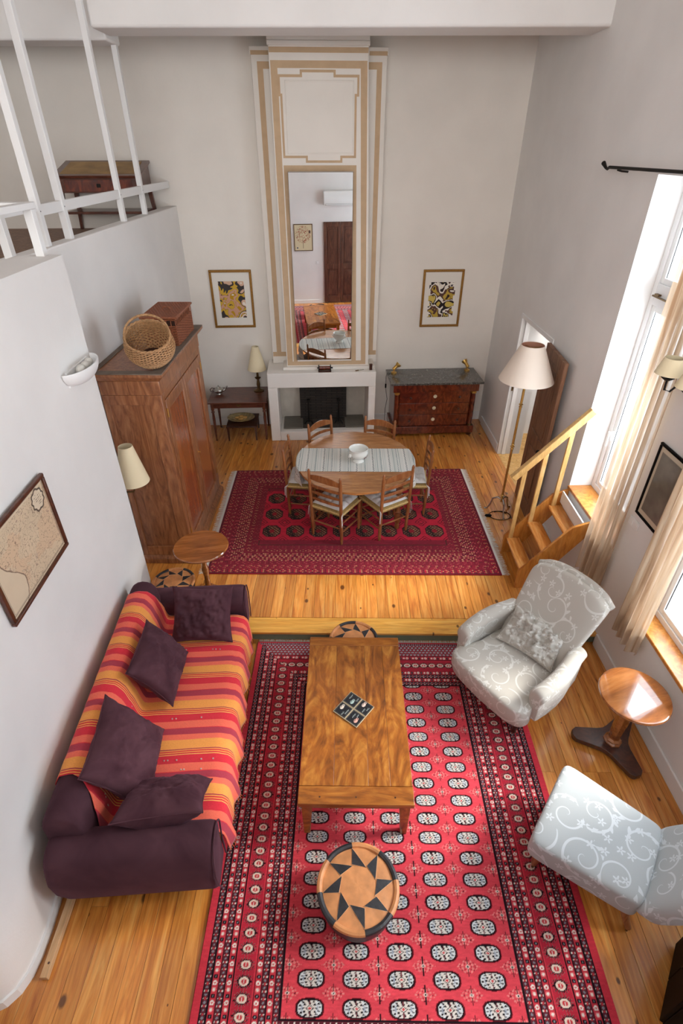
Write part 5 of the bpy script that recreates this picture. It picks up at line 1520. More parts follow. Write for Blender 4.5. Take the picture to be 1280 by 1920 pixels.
# stepped line round the upper panel
outl = [(-0.865, 4.84), (-0.60, 4.84), (-0.60, 4.885), (-0.20, 4.885), (-0.20, 4.84), (0.085, 4.84), (0.085, 4.66), (0.055, 4.66), (0.055, 4.04), (-0.12, 4.04), (-0.12, 3.99), (-0.56, 3.99), (-0.56, 4.04), (-0.845, 4.04), (-0.845, 4.66), (-0.865, 4.66)]
for (s0, z0), (s1, z1) in zip(outl, outl[1:] + outl[:1]):
    if abs(s0 - s1) < 1e-6 and abs(z0 - z1) < 1e-6: continue
    w_ = 0.013
    if abs(s0 - s1) < 1e-6: band(rect(s0 - w_, min(z0, z1) + w_, s0 + w_, max(z0, z1) - w_), name='painted_line')
    else: band(rect(min(s0, s1) - w_, z0 - w_, max(s0, s1) + w_, z0 + w_), name='painted_line')
m = MB()
for q in ((-0.80, 4.07, -0.785, 4.80), (0.02, 4.07, 0.035, 4.80), (-0.80, 4.785, 0.035, 4.80), (-0.80, 4.07, 0.035, 4.085)): m.box(q[0], -FD - 0.006, q[1], q[2], -FD + .002, q[3])
m.build('panel_moulding', M_['wall2'], cb, bevel=0.004)
# wing bands
WD = 0.20
band(rect(-1.13, 1.46, -1.06, 4.93), WD); band(rect(0.335, 1.46, 0.40, 4.93), WD); band(rect(-1.13, 4.93, -0.97, 5.0), WD); band(rect(0.22, 4.93, 0.40, 5.0), WD)
band(rect(-1.19, 1.39, -0.97, 1.46), WD); band(rect(0.31, 1.39, 0.45, 1.46), WD); band(rect(-1.20, 5.06, -0.985, 5.10), 0.216); band(rect(0.24, 5.06, 0.46, 5.10), 0.216)

mi = thing('wall_mirror', 'tall frameless mirror leaning on the chimney breast above the mantel', 'mirror', wb(-0.39, FD + 0.006, 1.43), BA)
tilt = -0.025
Mt = R(-tilt, 'X')
m = MB(); m.box(-0.42, -0.018, 0, 0.42, 0.0, 2.455, Mt); m.build('backing', plain('mirror_edge', (120, 104, 84), 0.5), mi)
m = MB(); m.box(-0.415, -0.0215, 0.006, 0.415, -0.0183, 2.449, Mt); m.build('glass', M_['mirror'], mi, smooth=False)

# mantel objects
t = thing('roller_gadget', 'small dark wooden table press with a roller on the mantel shelf', 'ornament', wb(-0.385, 0.615, 1.276), BA)
m = MB(); m.box(-0.10, -0.05, 0, 0.10, 0.05, 0.018); m.build('base', M_['dark'], t, bevel=0.003)
for s in (-1, 1):
    m = MB(); m.box(s * 0.09 - 0.007, -0.035, 0.018, s * 0.09 + 0.007, 0.035, 0.095); m.build('cheek', M_['iron'], t, bevel=0.003)
m = MB(); m.tube([(-0.085, 0, 0.055), (0.085, 0, 0.055)], 0.026, 14); m.build('roller', M_['mahog'], t)
m = MB(); m.tube([(0.09, 0, 0.055), (0.125, 0, 0.055)], 0.012, 8); m.tube([(-0.115, 0, 0.055), (-0.09, 0, 0.055)], 0.01, 8); m.build('crank', M_['iron'], t)
o = thing('letter_knife', 'thin grey letter knife lying on the mantel shelf', 'letter opener', wb(0.16, 0.60, 1.2755), BA + 0.45)
m = MB(); m.box(-0.02, -0.008, 0, 0.075, 0.008, 0.006); m.build('blade', M_['steel'], o, bevel=0.002)
m = MB(); m.box(-0.075, -0.01, 0, -0.02, 0.01, 0.012); m.build('handle', M_['bronze'], o, bevel=0.003)
o = thing('small_box', 'small dark brown box standing at the right end of the mantel shelf', 'box', wb(0.335, 0.58, 1.2755), BA)
m = MB(); m.box(-0.022, -0.02, 0, 0.022, 0.02, 0.075); m.build('body', M_['dark'], o, bevel=0.003)
m = MB(); m.box(-0.024, -0.022, 0.075, 0.024, 0.022, 0.092); m.build('lid', M_['dark'], o, bevel=0.003)

# ================================================================== FRAMED PRINTS
def art_cols(k, nx, ny):
    u, v = np.meshgrid(np.linspace(0, 1, nx), np.linspace(0, 1, ny))
    wx = fbm(u * 2.2 + k * 7, v * 2.6, 11 + k, 2) - .37; wy = fbm(u * 2.2, v * 2.6 + k * 5, 31 + k, 2) - .37
    a = fbm(u * 2.0 + wx * 3.5 + k, v * 3.0 + wy * 3.5, 51 + k, 3); b = fbm(u * 3.2 - wy * 3, v * 2.2 + wx * 4 + k * 3, 77 + k, 2)
    C = np.empty((ny, nx, 3))
    f = (a * 3.2 + b * 2.2 + u * .5) * 3.0 + k * 2
    ix = np.floor(f).astype(int) % 6; fr_ = f % 1
    pal = [[(206, 166, 60), (66, 60, 60), (216, 178, 152), (238, 230, 218), (188, 142, 34), (206, 158, 132)], [(64, 46, 42), (206, 180, 92), (44, 36, 38), (234, 226, 214), (96, 66, 58), (190, 160, 70)]][k]
    for n_, c_ in enumerate(pal): C[ix == n_] = lin(c_)
    C[(fr_ < 0.07) & (ix % 2 == 0)] = lin((74, 40, 40))
    return C
def framed(name, label, cat, M, w_, h_, fw, depth, fmat, inner, fcol=None, glassy=True):
    """picture in a local frame: x right, z up from the lower left corner, -y towards the viewer"""
    t = thing(name, label, cat); t.matrix_world = M
    f = MB()
    for q in ((0, 0, w_, fw), (0, h_ - fw, w_, h_), (0, fw, fw, h_ - fw), (w_ - fw, fw, w_, h_ - fw)):
        f.box(q[0], -depth, q[1], q[2], 0, q[3])
    f.build('frame', fmat, t, bevel=0.006)
    inner(t)
    return t
def print_on_card(k):
    def f(t):
        m = MB(); m.box(0.02, -0.012, 0.02, 0.61, -0.004, 0.82); m.build('mount', M_['card'], t, smooth=False)
        nx, ny = 110, 150; x0, x1, z0, z1 = (0.12, 0.505, 0.15, 0.68)  if k == 0 else (0.12, 0.505, 0.15, 0.67)
        X, Z = np.meshgrid(np.linspace(x0, x1, nx), np.linspace(z0, z1, ny))
        if k == 1:   # ragged outline
            X = X + 0.012 * np.sign(np.sin(Z * 40)) * (np.abs(X - .31) > .15)
        np_grid('print', np.stack([X, np.full(X.shape, -0.0135), Z], -1), art_cols(k, nx, ny), M_['vc'], t)
    return f
framed('framed_print', 'gilt framed ochre and black abstract print left of the chimney', 'picture', WB @ T(-2.075, -0.003, 1.80), 0.63, 0.84, 0.035, 0.03, M_['gilt'], print_on_card(0))
framed('framed_print', 'gilt framed abstract figure print above the chest of drawers', 'picture', WB @ T(1.16, -0.003, 1.765), 0.63, 0.85, 0.035, 0.03, M_['gilt'], print_on_card(1))

def map_inner(t):
    W2, H2 = 0.775, 0.59
    nx, ny = 330, 250
    u, v = np.meshgrid(np.linspace(0, 1, nx), np.linspace(0, 1, ny))
    C = np.empty((ny, nx, 3)); C[:] = lin((220, 200, 172)); C *= (0.92 + 0.14 * fbm(u * 4, v * 4, 5))[..., None]
    wx = u + 0.10 * (fbm(u * 4, v * 4, 21) - .5); wy = v + 0.10 * (fbm(u * 4 + 9, v * 4, 23) - .5)
    h = fbm(wx * 7, wy * 7, 41, 5)
    land = (wx - 0.26) > 0.10 * np.sin(v * 7) - 0.05
    land &= v < 0.92
    C[land] *= np.array((0.97, 0.94, 0.9))
    riv = np.abs((h * 9) % 1 - 0.5) < 0.045
    C[land & riv] = lin((150, 128, 108))
    txt = (fbm(u * 60, v * 130, 3, 2) > 0.56) & (fbm(u * 9, v * 9, 8) > 0.46)
    C[land & txt] = lin((168, 140, 126))
    tint = land & (fbm(wx * 3.2, wy * 3.2, 66) > .52); C[tint] *= np.array((1.0, 0.93, 0.90))
    coast = np.abs((wx - 0.26) - (0.10 * np.sin(v * 7) - 0.05)) < 0.006; C[coast] = lin((132, 108, 90))
    ed = np.minimum(np.minimum(u, 1 - u) * W2, np.minimum(v, 1 - v) * H2)
    C[np.abs(ed - 0.022) < 0.0025] = lin((120, 98, 84)); C[np.abs(ed - 0.030) < 0.0014] = lin((120, 98, 84))
    q = np.hypot((u - 0.84) / 0.10, (v - 0.80) / 0.13); C[q < 1] = lin((224, 206, 180)); C[np.abs(q - 0.95 - .06 * np.sin(np.arctan2(v - .8, u - .84) * 9)) < 0.09] = lin((96, 82, 70)); C[(q < .6) & (np.sin(v * 240) > .55) & (fbm(u * 80, v * 20, 2, 2) > .4)] = lin((120, 100, 86))
    X = 0.02 + u * (W2 - 0.005); Z = 0.02 + v * (H2 - 0.03)
    np_grid('map_print', np.stack([X, np.full(X.shape, -0.012), Z], -1), C, vcol('map_paper', 0.45, coat=0.15), t)
# the map hangs on the near left wall, facing +x
Mmap = Matrix(((0, -1, 0, -1.962), (1, 0, 0, 2.165), (0, 0, 1, 1.80), (0, 0, 0, 1))) @ R(0.05)
framed('framed_map', 'old printed map in a dark wooden frame on the white wall above the sofa', 'picture', Mmap, 0.80, 0.59, 0.026, 0.028, M_['frame_brown'], map_inner)
# ================================================================== CHEST OF DRAWERS
cd = thing('chest_of_drawers', 'mahogany chest of drawers with columns and a grey marble top', 'chest of drawers', wb(1.395, 0, U), BA)
m = MB(); m.box(-0.66, -0.58, 0.08, 0.66, -0.03, 0.915); m.build('carcass', M_['mahog'], cd, bevel=0.004)
m = MB(); m.box(-0.745, -0.70, 0.915, 0.745, -0.02, 0.95); m.build('marble_top', M_['marble'], cd, bevel=0.006, seg=3)
m = MB(); m.box(-0.69, -0.645, 0.78, 0.69, -0.03, 0.912); m.build('frieze_drawer', M_['mahog'], cd, bevel=0.004)
m = MB(); m.box(-0.69, -0.64, 0.05, 0.69, -0.03, 0.175); m.build('plinth', M_['mahog'], cd, bevel=0.004)
for k in range(3):
    z0 = 0.18 + k * 0.20
    m = MB(); m.box(-0.575, -0.605, z0, 0.575, -0.55, z0 + 0.195); d = m.build('drawer', M_['mahog'], cd, bevel=0.004)
    for s in (-1, 1):
        h = MB(); h.lathe([(0.010, 0), (0.008, 0.012), (0.019, 0.022), (0.021, 0.03), (0.012, 0.04), (0, 0.042)], 14, T(s * 0.40, -0.605, z0 + 0.10) @ R(PI / 2, 'X')); h.build('knob', M_['dark'], d)
    h = MB(); h.lathe([(0.030, 0), (0.028, 0.005), (0.016, 0.006), (0.012, 0.003), (0, 0.003)], 18, T(0, -0.605, z0 + 0.11) @ R(PI / 2, 'X')); h.build('keyhole_plate', plain('ivory_%d' % k, (220, 208, 176), 0.4), d)
for s in (-1, 1):
    m = MB(); m.lathe([(0.034, 0.18), (0.036, 0.2), (0.036, 0.70), (0.034, 0.74)], 18, T(s * 0.625, -0.605, 0)); c_ = m.build('column', M_['mahog'], cd)
    m = MB(); m.lathe([(0.036, 0.735), (0.044, 0.745), (0.044, 0.775), (0.036, 0.78)], 18, T(s * 0.625, -0.605, 0)); m.build('capital', M_['brass'], c_)
    m = MB(); m.lathe([(0.04, 0.175), (0.046, 0.18), (0.042, 0.205), (0.036, 0.21)], 18, T(s * 0.625, -0.605, 0)); m.build('base_ring', M_['bronze'], c_)
    for y in (-0.60, -0.09):
        m = MB(); m.lathe([(0.035, 0), (0.045, 0.012), (0.05, 0.05)], 16, T(s * 0.63, y, 0)); m.build('foot', M_['dark'], cd)
MT = U + 0.951
def spot(loc, yaw_, lb):
    t = thing('brass_spotlight', lb, 'lamp', loc, yaw_, 'brass spotlights on the chest')
    m = MB(); m.lathe([(0.045, 0), (0.045, 0.02), (0.012, 0.026), (0.011, 0.055), (0, 0.055)], 20); m.build('base', M_['brass'], t)
    m = MB(); lump(m, 0, 0, 0.075, 0.03, 0.03, 0.03, 1, 1, 18, 12); m.build('joint', M_['brass'], t)
    Mx = T(0, 0, 0.08) @ R(0.9, 'Y'); m = MB(); m.lathe([(0.0, 0.0), (0.022, 0.005), (0.028, 0.03), (0.026, 0.055), (0.040, 0.075), (0.048, 0.105), (0.043, 0.105), (0.03, 0.08), (0, 0.07)], 22, Mx); m.build('head', M_['brass'], t)
spot(wb(0.76, 0.22, MT), 0.3, 'small brass spotlight at the left end of the marble chest top')
spot(wb(1.99, 0.16, MT), 2.2, 'small brass spotlight at the right end of the marble chest top')
cdw = thing('power_cord', 'thin black power cord hanging at the left side of the chest', 'cord')
m = MB(); m.tube([wb(0.70, 0.22, MT + 0.006), wb(0.645, 0.24, MT + 0.008), wb(0.630, 0.25, MT - 0.05), wb(0.632, 0.26, MT - 0.25), wb(0.66, 0.28, MT - 0.42), wb(0.64, 0.24, MT - 0.62), wb(0.645, 0.22, U + 0.02)], 0.004, 6); m.build('wire', M_['black'], cdw)
m = MB(); p = wb(0.630, 0.255, MT - 0.2); m.box(p[0] - .012, p[1] - .01, p[2] - .035, p[0] + .012, p[1] + .01, p[2] + .035); m.build('switch', M_['black'], cdw, bevel=0.004)
ss = thing('wall_socket', 'white double wall socket low in the corner beside the chest', 'socket', wb(2.20, 0.0, 0.42), BA)
m = MB(); m.box(-0.04, -0.012, 0, 0.04, 0, 0.08); m.build('plate', M_['plastic'], ss, bevel=0.004)
m = MB(); m.tube([(0, -0.02, 0.03), (0, -0.045, 0.0), (-0.01, -0.05, -0.12), (0.0, -0.04, -0.27)], 0.005, 6); m.lathe([(0.018, 0), (0.015, 0.03), (0, 0.032)], 10, T(0, -0.012, 0.045) @ R(PI / 2, 'X')); m.build('plug_and_cable', M_['black'], ss)

# ================================================================== CONSOLE TABLE AND WHAT IS ON AND UNDER IT
co = thing('console_table', 'small dark wooden console table with a drawer beside the fireplace', 'table', wb(-1.77, 0, U), BA)
m = MB(); m.box(-0.475, -0.69, 0.67, 0.455, -0.02, 0.692); m.build('table_top', M_['rosew'], co, bevel=0.005)
m = MB(); m.box(-0.43, -0.63, 0.575, 0.42, -0.61, 0.67); m.box(-0.43, -0.09, 0.575, 0.42, -0.07, 0.67); m.box(-0.43, -0.61, 0.575, -0.41, -0.09, 0.67); m.box(0.40, -0.61, 0.575, 0.42, -0.09, 0.67); m.build('apron', M_['rosew'], co, bevel=0.003)
m = MB(); m.box(-0.30, -0.636, 0.585, 0.29, -0.612, 0.66); d = m.build('drawer', M_['rosew'], co, bevel=0.003)
m = MB(); m.box(-0.035, -0.642, 0.615, 0.035, -0.635, 0.64); m.tube([(-0.025, -0.645, 0.625), (0, -0.655, 0.612), (0.025, -0.645, 0.625)], 0.004, 6); m.build('handle', M_['bronze'], d)
for sx in (-0.42, 0.40):
    for sy in (-0.615, -0.09):
        m = MB(); m.lathe([(0.011, 0), (0.016, 0.012), (0.012, 0.03), (0.014, 0.05), (0.024, 0.40), (0.018, 0.49), (0.03, 0.51), (0.018, 0.53), (0.028, 0.55), (0.03, 0.68)], 16, T(sx, sy, 0)); m.build('leg', M_['rosew'], co)
CT = U + 0.693
tl = thing('table_lamp', 'bronze table lamp with a tall cream cone shade on the console', 'lamp', wb(-1.47, 0.20, CT), BA)
m = MB(); m.lathe([(0.085, 0), (0.088, 0.012), (0.06, 0.022), (0.035, 0.03), (0.02, 0.05), (0.024, 0.07), (0.03, 0.11), (0.022, 0.16), (0.016, 0.19), (0.045, 0.215), (0.05, 0.225), (0.02, 0.235), (0.018, 0.28), (0.012, 0.34), (0.01, 0.5), (0, 0.5)], 26); m.build('base', M_['bronze'], tl)
def shade(parent, r0, r1, z0, z1, mat, inmat=None, M=None, th=0.003):
    s = MB(); s.lathe([(r0, z0), (r1, z1), (r1 - th, z1), (r0 - th, z0), (r0, z0)], 40, M); o = s.build('shade', mat, parent, angle=60)
    if inmat:
        s = MB(); s.lathe([(r0 - th * 1.4, z0 + .003), (r1 - th * 1.4, z1 - .003)], 40, M); s.f = [f[::-1] for f in s.f if len(f) == 4]; s.build('lining', inmat, o, angle=60)
    return o
shade(tl, 0.150, 0.052, 0.36, 0.73, M_['shade'])
tp = thing('teapot', 'small pewter teapot with a dark handle at the left of the console', 'teapot', wb(-2.11, 0.30, CT), BA + 0.2)
m = MB(); m.lathe([(0.0, 0), (0.045, 0), (0.04, 0.012), (0.07, 0.035), (0.083, 0.065), (0.07, 0.09), (0.04, 0.10), (0, 0.1)], 28); m.build('body', M_['steel'], tp, angle=60)
m = MB(); m.lathe([(0.042, 0.10), (0.035, 0.112), (0.012, 0.12), (0.008, 0.13), (0.014, 0.138), (0, 0.145)], 20); m.build('lid', M_['steel'], tp, angle=60)
m = MB(); m.tube([(0.06, 0, 0.045), (0.10, 0, 0.06), (0.12, 0, 0.095), (0.145, 0, 0.12)], [0.022, 0.016, 0.011, 0.009], 10); m.build('spout', M_['steel'], tp)
m = MB(); m.tube([(-0.06, 0, 0.09), (-0.10, 0, 0.11), (-0.135, 0, 0.085), (-0.125, 0, 0.05), (-0.075, 0, 0.04)], 0.008, 8); m.build('handle', M_['dark'], tp)
lo = thing('low_stand', 'small black low stand under the console table', 'side table', wb(-1.76, 0.39, U), BA)
m = MB(); m.box(-0.25, -0.26, 0.235, 0.25, 0.26, 0.258); m.build('table_top', M_['dark'], lo, bevel=0.004)
for sx in (-1, 1):
    for sy in (-1, 1):
        m = MB(); m.frustum((sx * 0.225, sy * 0.235, 0), (0.012, 0.012), (sx * 0.225, sy * 0.235, 0.235), (0.018, 0.018)); m.build('leg', M_['dark'], lo)
ds = thing('display_dish', 'oval painted dish leaning on the low stand under the console', 'dish', wb(-1.79, 0.36, U + 0.262), BA)
m = MB(); m.lathe([(0.0, 0.0), (0.10, 0.0), (0.15, 0.018), (0.225, 0.035), (0.228, 0.04), (0.15, 0.025), (0.10, 0.008), (0, 0.008)], 40, sx=1, sy=.8); m.build('plate', plain('painted_dish', (196, 174, 126), 0.25, noise=0.35, nscale=22, coat=0.3), ds, angle=60)
for a in (0.3, 1.6, 3.2, 4.7):
    m = MB(); lump(m, 0.06 * math.cos(a), 0.05 * math.sin(a), 0.03, 0.045, 0.03, 0.022, 1, 1, 16, 10); m.build('moulded_fruit', plain('dish_fruit', (206, 156, 84), 0.3, noise=.2), ds)

# ================================================================== FLOOR LAMP
fla = thing('floor_lamp', 'brass floor lamp with a wide pale shade beside the open brown door', 'lamp', (2.04, 5.84, U), 0.4)
m = MB(); m.lathe([(0.0145, 0.17), (0.0145, 1.78), (0, 1.78)], 14)
for z, r in ((0.21, 0.022), (0.27, 0.026), (0.95, 0.022), (0.98, 0.028), (1.01, 0.02), (1.50, 0.022), (1.53, 0.026)): m.lathe([(0.012, z - .012), (r, z), (0.012, z + .012)], 16)
m.build('pole', M_['brass'], fla)
for k in range(3):
    a = 2 * PI * k / 3 + 0.2; c_, s_ = math.cos(a), math.sin(a)
    m = MB(); m.tube([(0.0, 0.0, 0.2), (0.05 * c_, 0.05 * s_, 0.225), (0.11 * c_, 0.11 * s_, 0.19), (0.13 * c_, 0.13 * s_, 0.10), (0.165 * c_, 0.165 * s_, 0.02), (0.20 * c_, 0.20 * s_, 0.012)], [0.014, 0.014, 0.013, 0.012, 0.012, 0.014], 8); m.build('foot', M_['steel'], fla)
shade(fla, 0.305, 0.125, 1.83, 2.225, M_['shade2'], M_['shade_in'])
m = MB(); m.tube([(0.12 * math.cos(a), 0.12 * math.sin(a), 2.19) for a in (0, PI)], 0.003, 5); m.tube([(0.12 * math.cos(a), 0.12 * math.sin(a), 2.19) for a in (PI / 2, 3 * PI / 2)], 0.003, 5); m.tube([(0, 0, 1.78), (0, 0, 2.19)], 0.005, 6); m.build('shade_carrier', M_['brass'], fla)
fc = thing('lamp_cord', 'black cord coiled on the boards at the floor lamp foot', 'cord', (2.04, 5.84, U + 0.0062))
m = MB(); m.tube([(0.13 * math.cos(a) - 0.04 + a * .006, 0.10 * math.sin(a) - 0.09, 0.0) for a in np.linspace(0.4, 8.5, 46)], 0.005, 6); m.build('wire', M_['black'], fc)
m = MB(); lump(m, -0.17, -0.11, 0.016, 0.045, 0.02, 0.018, .8, .8, 16, 10); m.build('foot_switch', M_['black'], fc)

# ================================================================== STAIRS TO THE WINDOW
stt = thing('window_steps', 'small pine staircase with a handrail leading up to the tall window', 'stairs', (0, 0, 0))
Y0s, Y1s = 4.36, 5.02
for yy in (Y0s, Y1s - 0.03):
    m = MB(); pts = [(1.862, U), (2.0, U), (2.47, 0.84), (2.47, 1.02), (2.30, 0.95), (1.862, 0.37)]
    m.prism(pts, 0, 0.03, Matrix(((1, 0, 0, 0), (0, 0, 1, yy), (0, 1, 0, 0), (0, 0, 0, 1)))); m.f = [f[::-1] for f in m.f]; m.build('stringer', M_['pine2'], stt, bevel=0.004)
M_['pine_tread'] = wood('pine_tread', (186, 104, 40), (212, 138, 66), (230, 168, 98), scale=(10, 1.5, 10), rough=0.25, coat=0.4, var=0.05)
for x0, x1, z in ((1.885, 2.045, 0.36), (2.085, 2.245, 0.59), (2.275, 2.43, 0.82)):
    m = MB(); m.box(x0, Y0s + 0.031, z - 0.032, x1, Y1s - 0.031, z); m.build('tread', M_['pine_tread'], stt, bevel=0.012, seg=3)
m = MB(); m.box(2.40, Y0s + 0.031, 0.86, 2.415, Y1s - 0.031, 1.0); m.build('top_riser', M_['paint'], stt)
yb = Y1s - 0.055
for xx, zb, ztp in ((1.93, 0.28, 1.255), (2.115, 0.53, 1.475), (2.33, 0.80, 1.73)):
    m = MB(); m.box(xx - 0.024, yb, zb, xx + 0.024, yb + 0.024, ztp); m.build('baluster', M_['pine3'], stt, bevel=0.003)
d_ = Vector((2.475 - 1.81, 0, 1.965 - 1.175)); L_ = d_.length; an = math.atan2(d_.z, d_.x)
m = MB(); m.box(0, -0.03, -0.036, L_, 0.03, 0.036, T(1.81, yb, 1.175) @ R(-an, 'Y')); m.build('handrail', M_['pine3'], stt, bevel=0.006)

# ================================================================== CURTAINS AND ROD
rod = thing('curtain_rod', 'black iron curtain rod running above the right-hand windows', 'curtain rod', (2.62, 0, 0), RA)
m = MB(); m.tube([(-0.10, 1.5, 3.99), (-0.10, 5.72, 3.99)], 0.0125, 12); m.build('bar', M_['iron'], rod)
m = MB(); m.tube([(-0.10, 5.72, 3.99), (-0.10, 5.75, 3.975), (-0.105, 5.78, 3.985), (-0.11, 5.84, 4.02)], [0.0125, 0.011, 0.012, 0.02], 10); m.build('finial', M_['iron'], rod)
for y in (5.55, 3.66, 1.62):
    m = MB(); m.tube([(0, y, 3.96), (-0.06, y, 3.965), (-0.10, y, 3.975)], 0.008, 8); m.build('bracket', M_['iron'], rod)
def curtain(ya, yb_, flare, lb, seed, zh=0.56):
    t = thing('linen_curtain', lb, 'curtain', (2.62, 0, 0), RA, 'sheer curtains on the right wall')
    q = random.Random(seed); ph = [q.uniform(0, 6) for _ in range(4)]
    def fn(u, v):
        z = 3.972 + (zh - 3.972) * v
        w_ = 1 + flare * v; mid = (ya + yb_) / 2
        y = mid + (u - .5) * (yb_ - ya) * w_ + 0.05 * v
        x = -0.085 + 0.034 * math.sin(u * 2 * PI * 4.5 + ph[0] + v * .5) + 0.014 * math.sin(u * 2 * PI * 9 + ph[1] + v * 1.3) * v
        return (x, y, z + (0.012 * math.sin(u * 30) if v > .99 else 0))
    m = MB(); m.grid(fn, 110, 36); m.build('cloth', M_['curtain'], t, angle=180)
    m = MB()
    for k in range(9):
        u = (k + .5) / 9; x, y, z = fn(u, 0); m.tube([(-0.10 + 0.018 * math.cos(a), y, 3.99 + 0.02 * math.sin(a)) for a in np.linspace(0, 2 * PI, 13)[:-1]], 0.0025, 5, closed=True)
    m.build('rings', M_['iron'], t)
curtain(3.82, 4.17, 0.12, 'sheer beige linen curtain at the tall window by the steps', 1)
curtain(3.04, 3.32, 0.30, 'sheer beige linen curtain at the low window by the damask armchair', 2, 0.57)

# ================================================================== RIGHT WALL: SCONCE, FRAME, SWITCHES
rsn = thing('wall_sconce', 'black iron wall sconce with pleated cream shades between the windows', 'lamp', wr(3.58, 0, 2.70), RA)
m = MB(); m.lathe([(0.05, 0), (0.045, 0.012), (0.015, 0.02), (0, 0.02)], 20, R(-PI / 2, 'Y')); m.build('wall_plate', M_['iron'], rsn)
for s in (1, -1):
    y = s * 0.135
    m = MB(); m.tube([(-0.015, 0, 0), (-0.07, y * .35, 0.045), (-0.12, y * .7, 0.05), (-0.165, y * .9, -0.03), (-0.20, y, -0.02), (-0.205, y, 0.06)], 0.008, 8); m.lathe([(0.0, 0.05), (0.02, 0.052), (0.045, 0.07), (0.046, 0.074), (0.012, 0.066), (0.012, 0.11), (0, 0.11)], 18, T(-0.205, y, 0)); a_ = m.build('arm', M_['iron'], rsn)
    shade(a_, 0.098, 0.062, 0.10, 0.215, M_['shade'], None, T(-0.205, y, 0))
def dark_inner(t):
    nx, ny = 60, 90; u, v = np.meshgrid(np.linspace(0, 1, nx), np.linspace(0, 1, ny))
    C = np.empty((ny, nx, 3)); C[:] = lin((120, 112, 100)); C *= (0.6 + 0.8 * fbm(u * 3, v * 6, 4))[..., None]
    C[(u < .1) | (u > .9) | (v < .07) | (v > .93)] = lin((206, 192, 168))
    X = 0.018 + u * 0.344; Z = 0.018 + v * 0.634
    np_grid('print', np.stack([X, np.full(X.shape, -0.010), Z], -1), C, vcol('glazed_print', 0.1, coat=0.5), t)
Mf = WR @ Matrix(((0, 1, 0, -0.003), (-1, 0, 0, 3.79), (0, 0, 1, 1.55), (0, 0, 0, 1)))
framed('framed_picture', 'narrow black framed picture on the pier between the two windows', 'picture', Mf, 0.38, 0.67, 0.022, 0.022, M_['black'], dark_inner)
sw = thing('switch_plate', 'white double switch plate below the black framed picture', 'switch', wr(3.77, 0.001, 1.40), RA)
m = MB(); m.box(-0.010, -0.075, 0, 0, 0.075, 0.08); m.build('plate', M_['plastic'], sw, bevel=0.003)
for y in (-0.036, 0.036):
    m = MB(); m.box(-0.014, y - 0.026, 0.012, -0.009, y + 0.026, 0.068); m.build('rocker', M_['plastic'], sw, bevel=0.002)

# ================================================================== LEFT WALL LAMPS
up = thing('plaster_uplight', 'white half-bowl plaster uplight high on the near left wall', 'lamp', (-2.038, 3.89, 2.66), 0.03)
m = MB(); n = 20
def hb(u, v):
    a = -PI / 2 + PI * u; r = math.sin(v * PI / 2) ** 0.75
    return (0.135 * math.cos(a) * r + 0.001, 0.265 * math.sin(a) * r, 0.135 * (1 - math.cos(v * PI / 2)))
m.grid(hb, n * 2, n); o = m.build('bowl', M_['paint'], up, angle=180); md = o.modifiers.new('solid', 'SOLIDIFY'); md.thickness = 0.008; md.offset = -1
m = MB()
q = random.Random(2)
for k in range(5): lump(m, 0.05 + q.uniform(-.01, .02), -0.09 + k * 0.045, 0.115 + q.uniform(-.01, .015), 0.03, 0.045, 0.03, 1, 1, 14, 10)
m.build('bulb_cover', plain('frosted', (206, 202, 194), 0.5, noise=.1, nscale=30), up, angle=180)
m = MB(); m.box(-0.005, -0.20, 0.02, 0.012, 0.20, 0.13); m.build('wall_plate', M_['paint'], up)
wl = thing('cream_wall_lamp', 'wall lamp with a cream cone shade between the near wall and the armoire', 'lamp', (-2.10, 4.47, 1.28))
shade(wl, 0.150, 0.066, 0.13, 0.52, M_['shade'])
m = MB(); m.tube([(-0.285, 0, 0.05), (-0.15, 0, 0.0), (-0.03, 0, 0.01), (0, 0, 0.08), (0, 0, 0.30)], 0.009, 8); m.lathe([(0.016, 0.27), (0.016, 0.35), (0, 0.36)], 12); m.build('arm', M_['bronze'], wl)
m = MB(); m.lathe([(0.045, 0), (0.04, 0.012), (0, 0.014)], 18, T(-0.289, 0, 0.05) @ R(PI / 2, 'Y')); m.build('wall_plate', M_['bronze'], wl)
stp = thing('timber_batten', 'bare pine batten lying on the floor along the near left wall', 'batten', (-1.80, 1.22, 0), 0.03)
m = MB(); m.box(-0.022, -0.21, 0.001, 0.022, 0.42, 0.046); m.build('batten', wood('raw_pine', (196, 150, 104), (220, 180, 136), (234, 200, 160), rough=0.7, coat=0.0, var=0.0), stp, bevel=0.003)
m = MB(); m.lathe([(0.007, 0), (0, 0.001)], 10, T(0.004, -0.14, 0.0462)); m.build('knot', M_['dark'], stp)

# ================================================================== GALLERY: RAILING AND DESK
gr = thing('gallery_railing', 'white painted timber railing with tall posts along the gallery edge', 'railing')
for x, y, zb, zt_, w_ in ((-2.46, 7.32, 3.47, 5.95, 0.028), (-2.455, 6.57, 3.47, 5.95, 0.028), (-2.455, 5.2, 3.47, 5.95, 0.03), (-2.45, 4.76, 3.47, 5.95, 0.03), (-2.17, 4.11, 3.50, 3.79, 0.03), (-2.45, 4.20, 3.20, 3.79, 0.03)):
    m = MB(); m.box(x - w_, y - w_, zb, x + w_, y + w_, zt_); m.build('post', M_['paint'], gr, bevel=0.003)
    if zt_ > 5:
        m = MB(); m.lathe([(0.006, 0), (0, 0.002)], 8, T(x + w_, y - 0.005, 3.72) @ R(PI / 2, 'Y')); m.build('bolt', M_['iron'], gr)
m = MB(); m.box(-2.472, 5.23, 3.685, -2.437, 8.44, 3.765); m.build('rail', M_['paint'], gr, bevel=0.003)
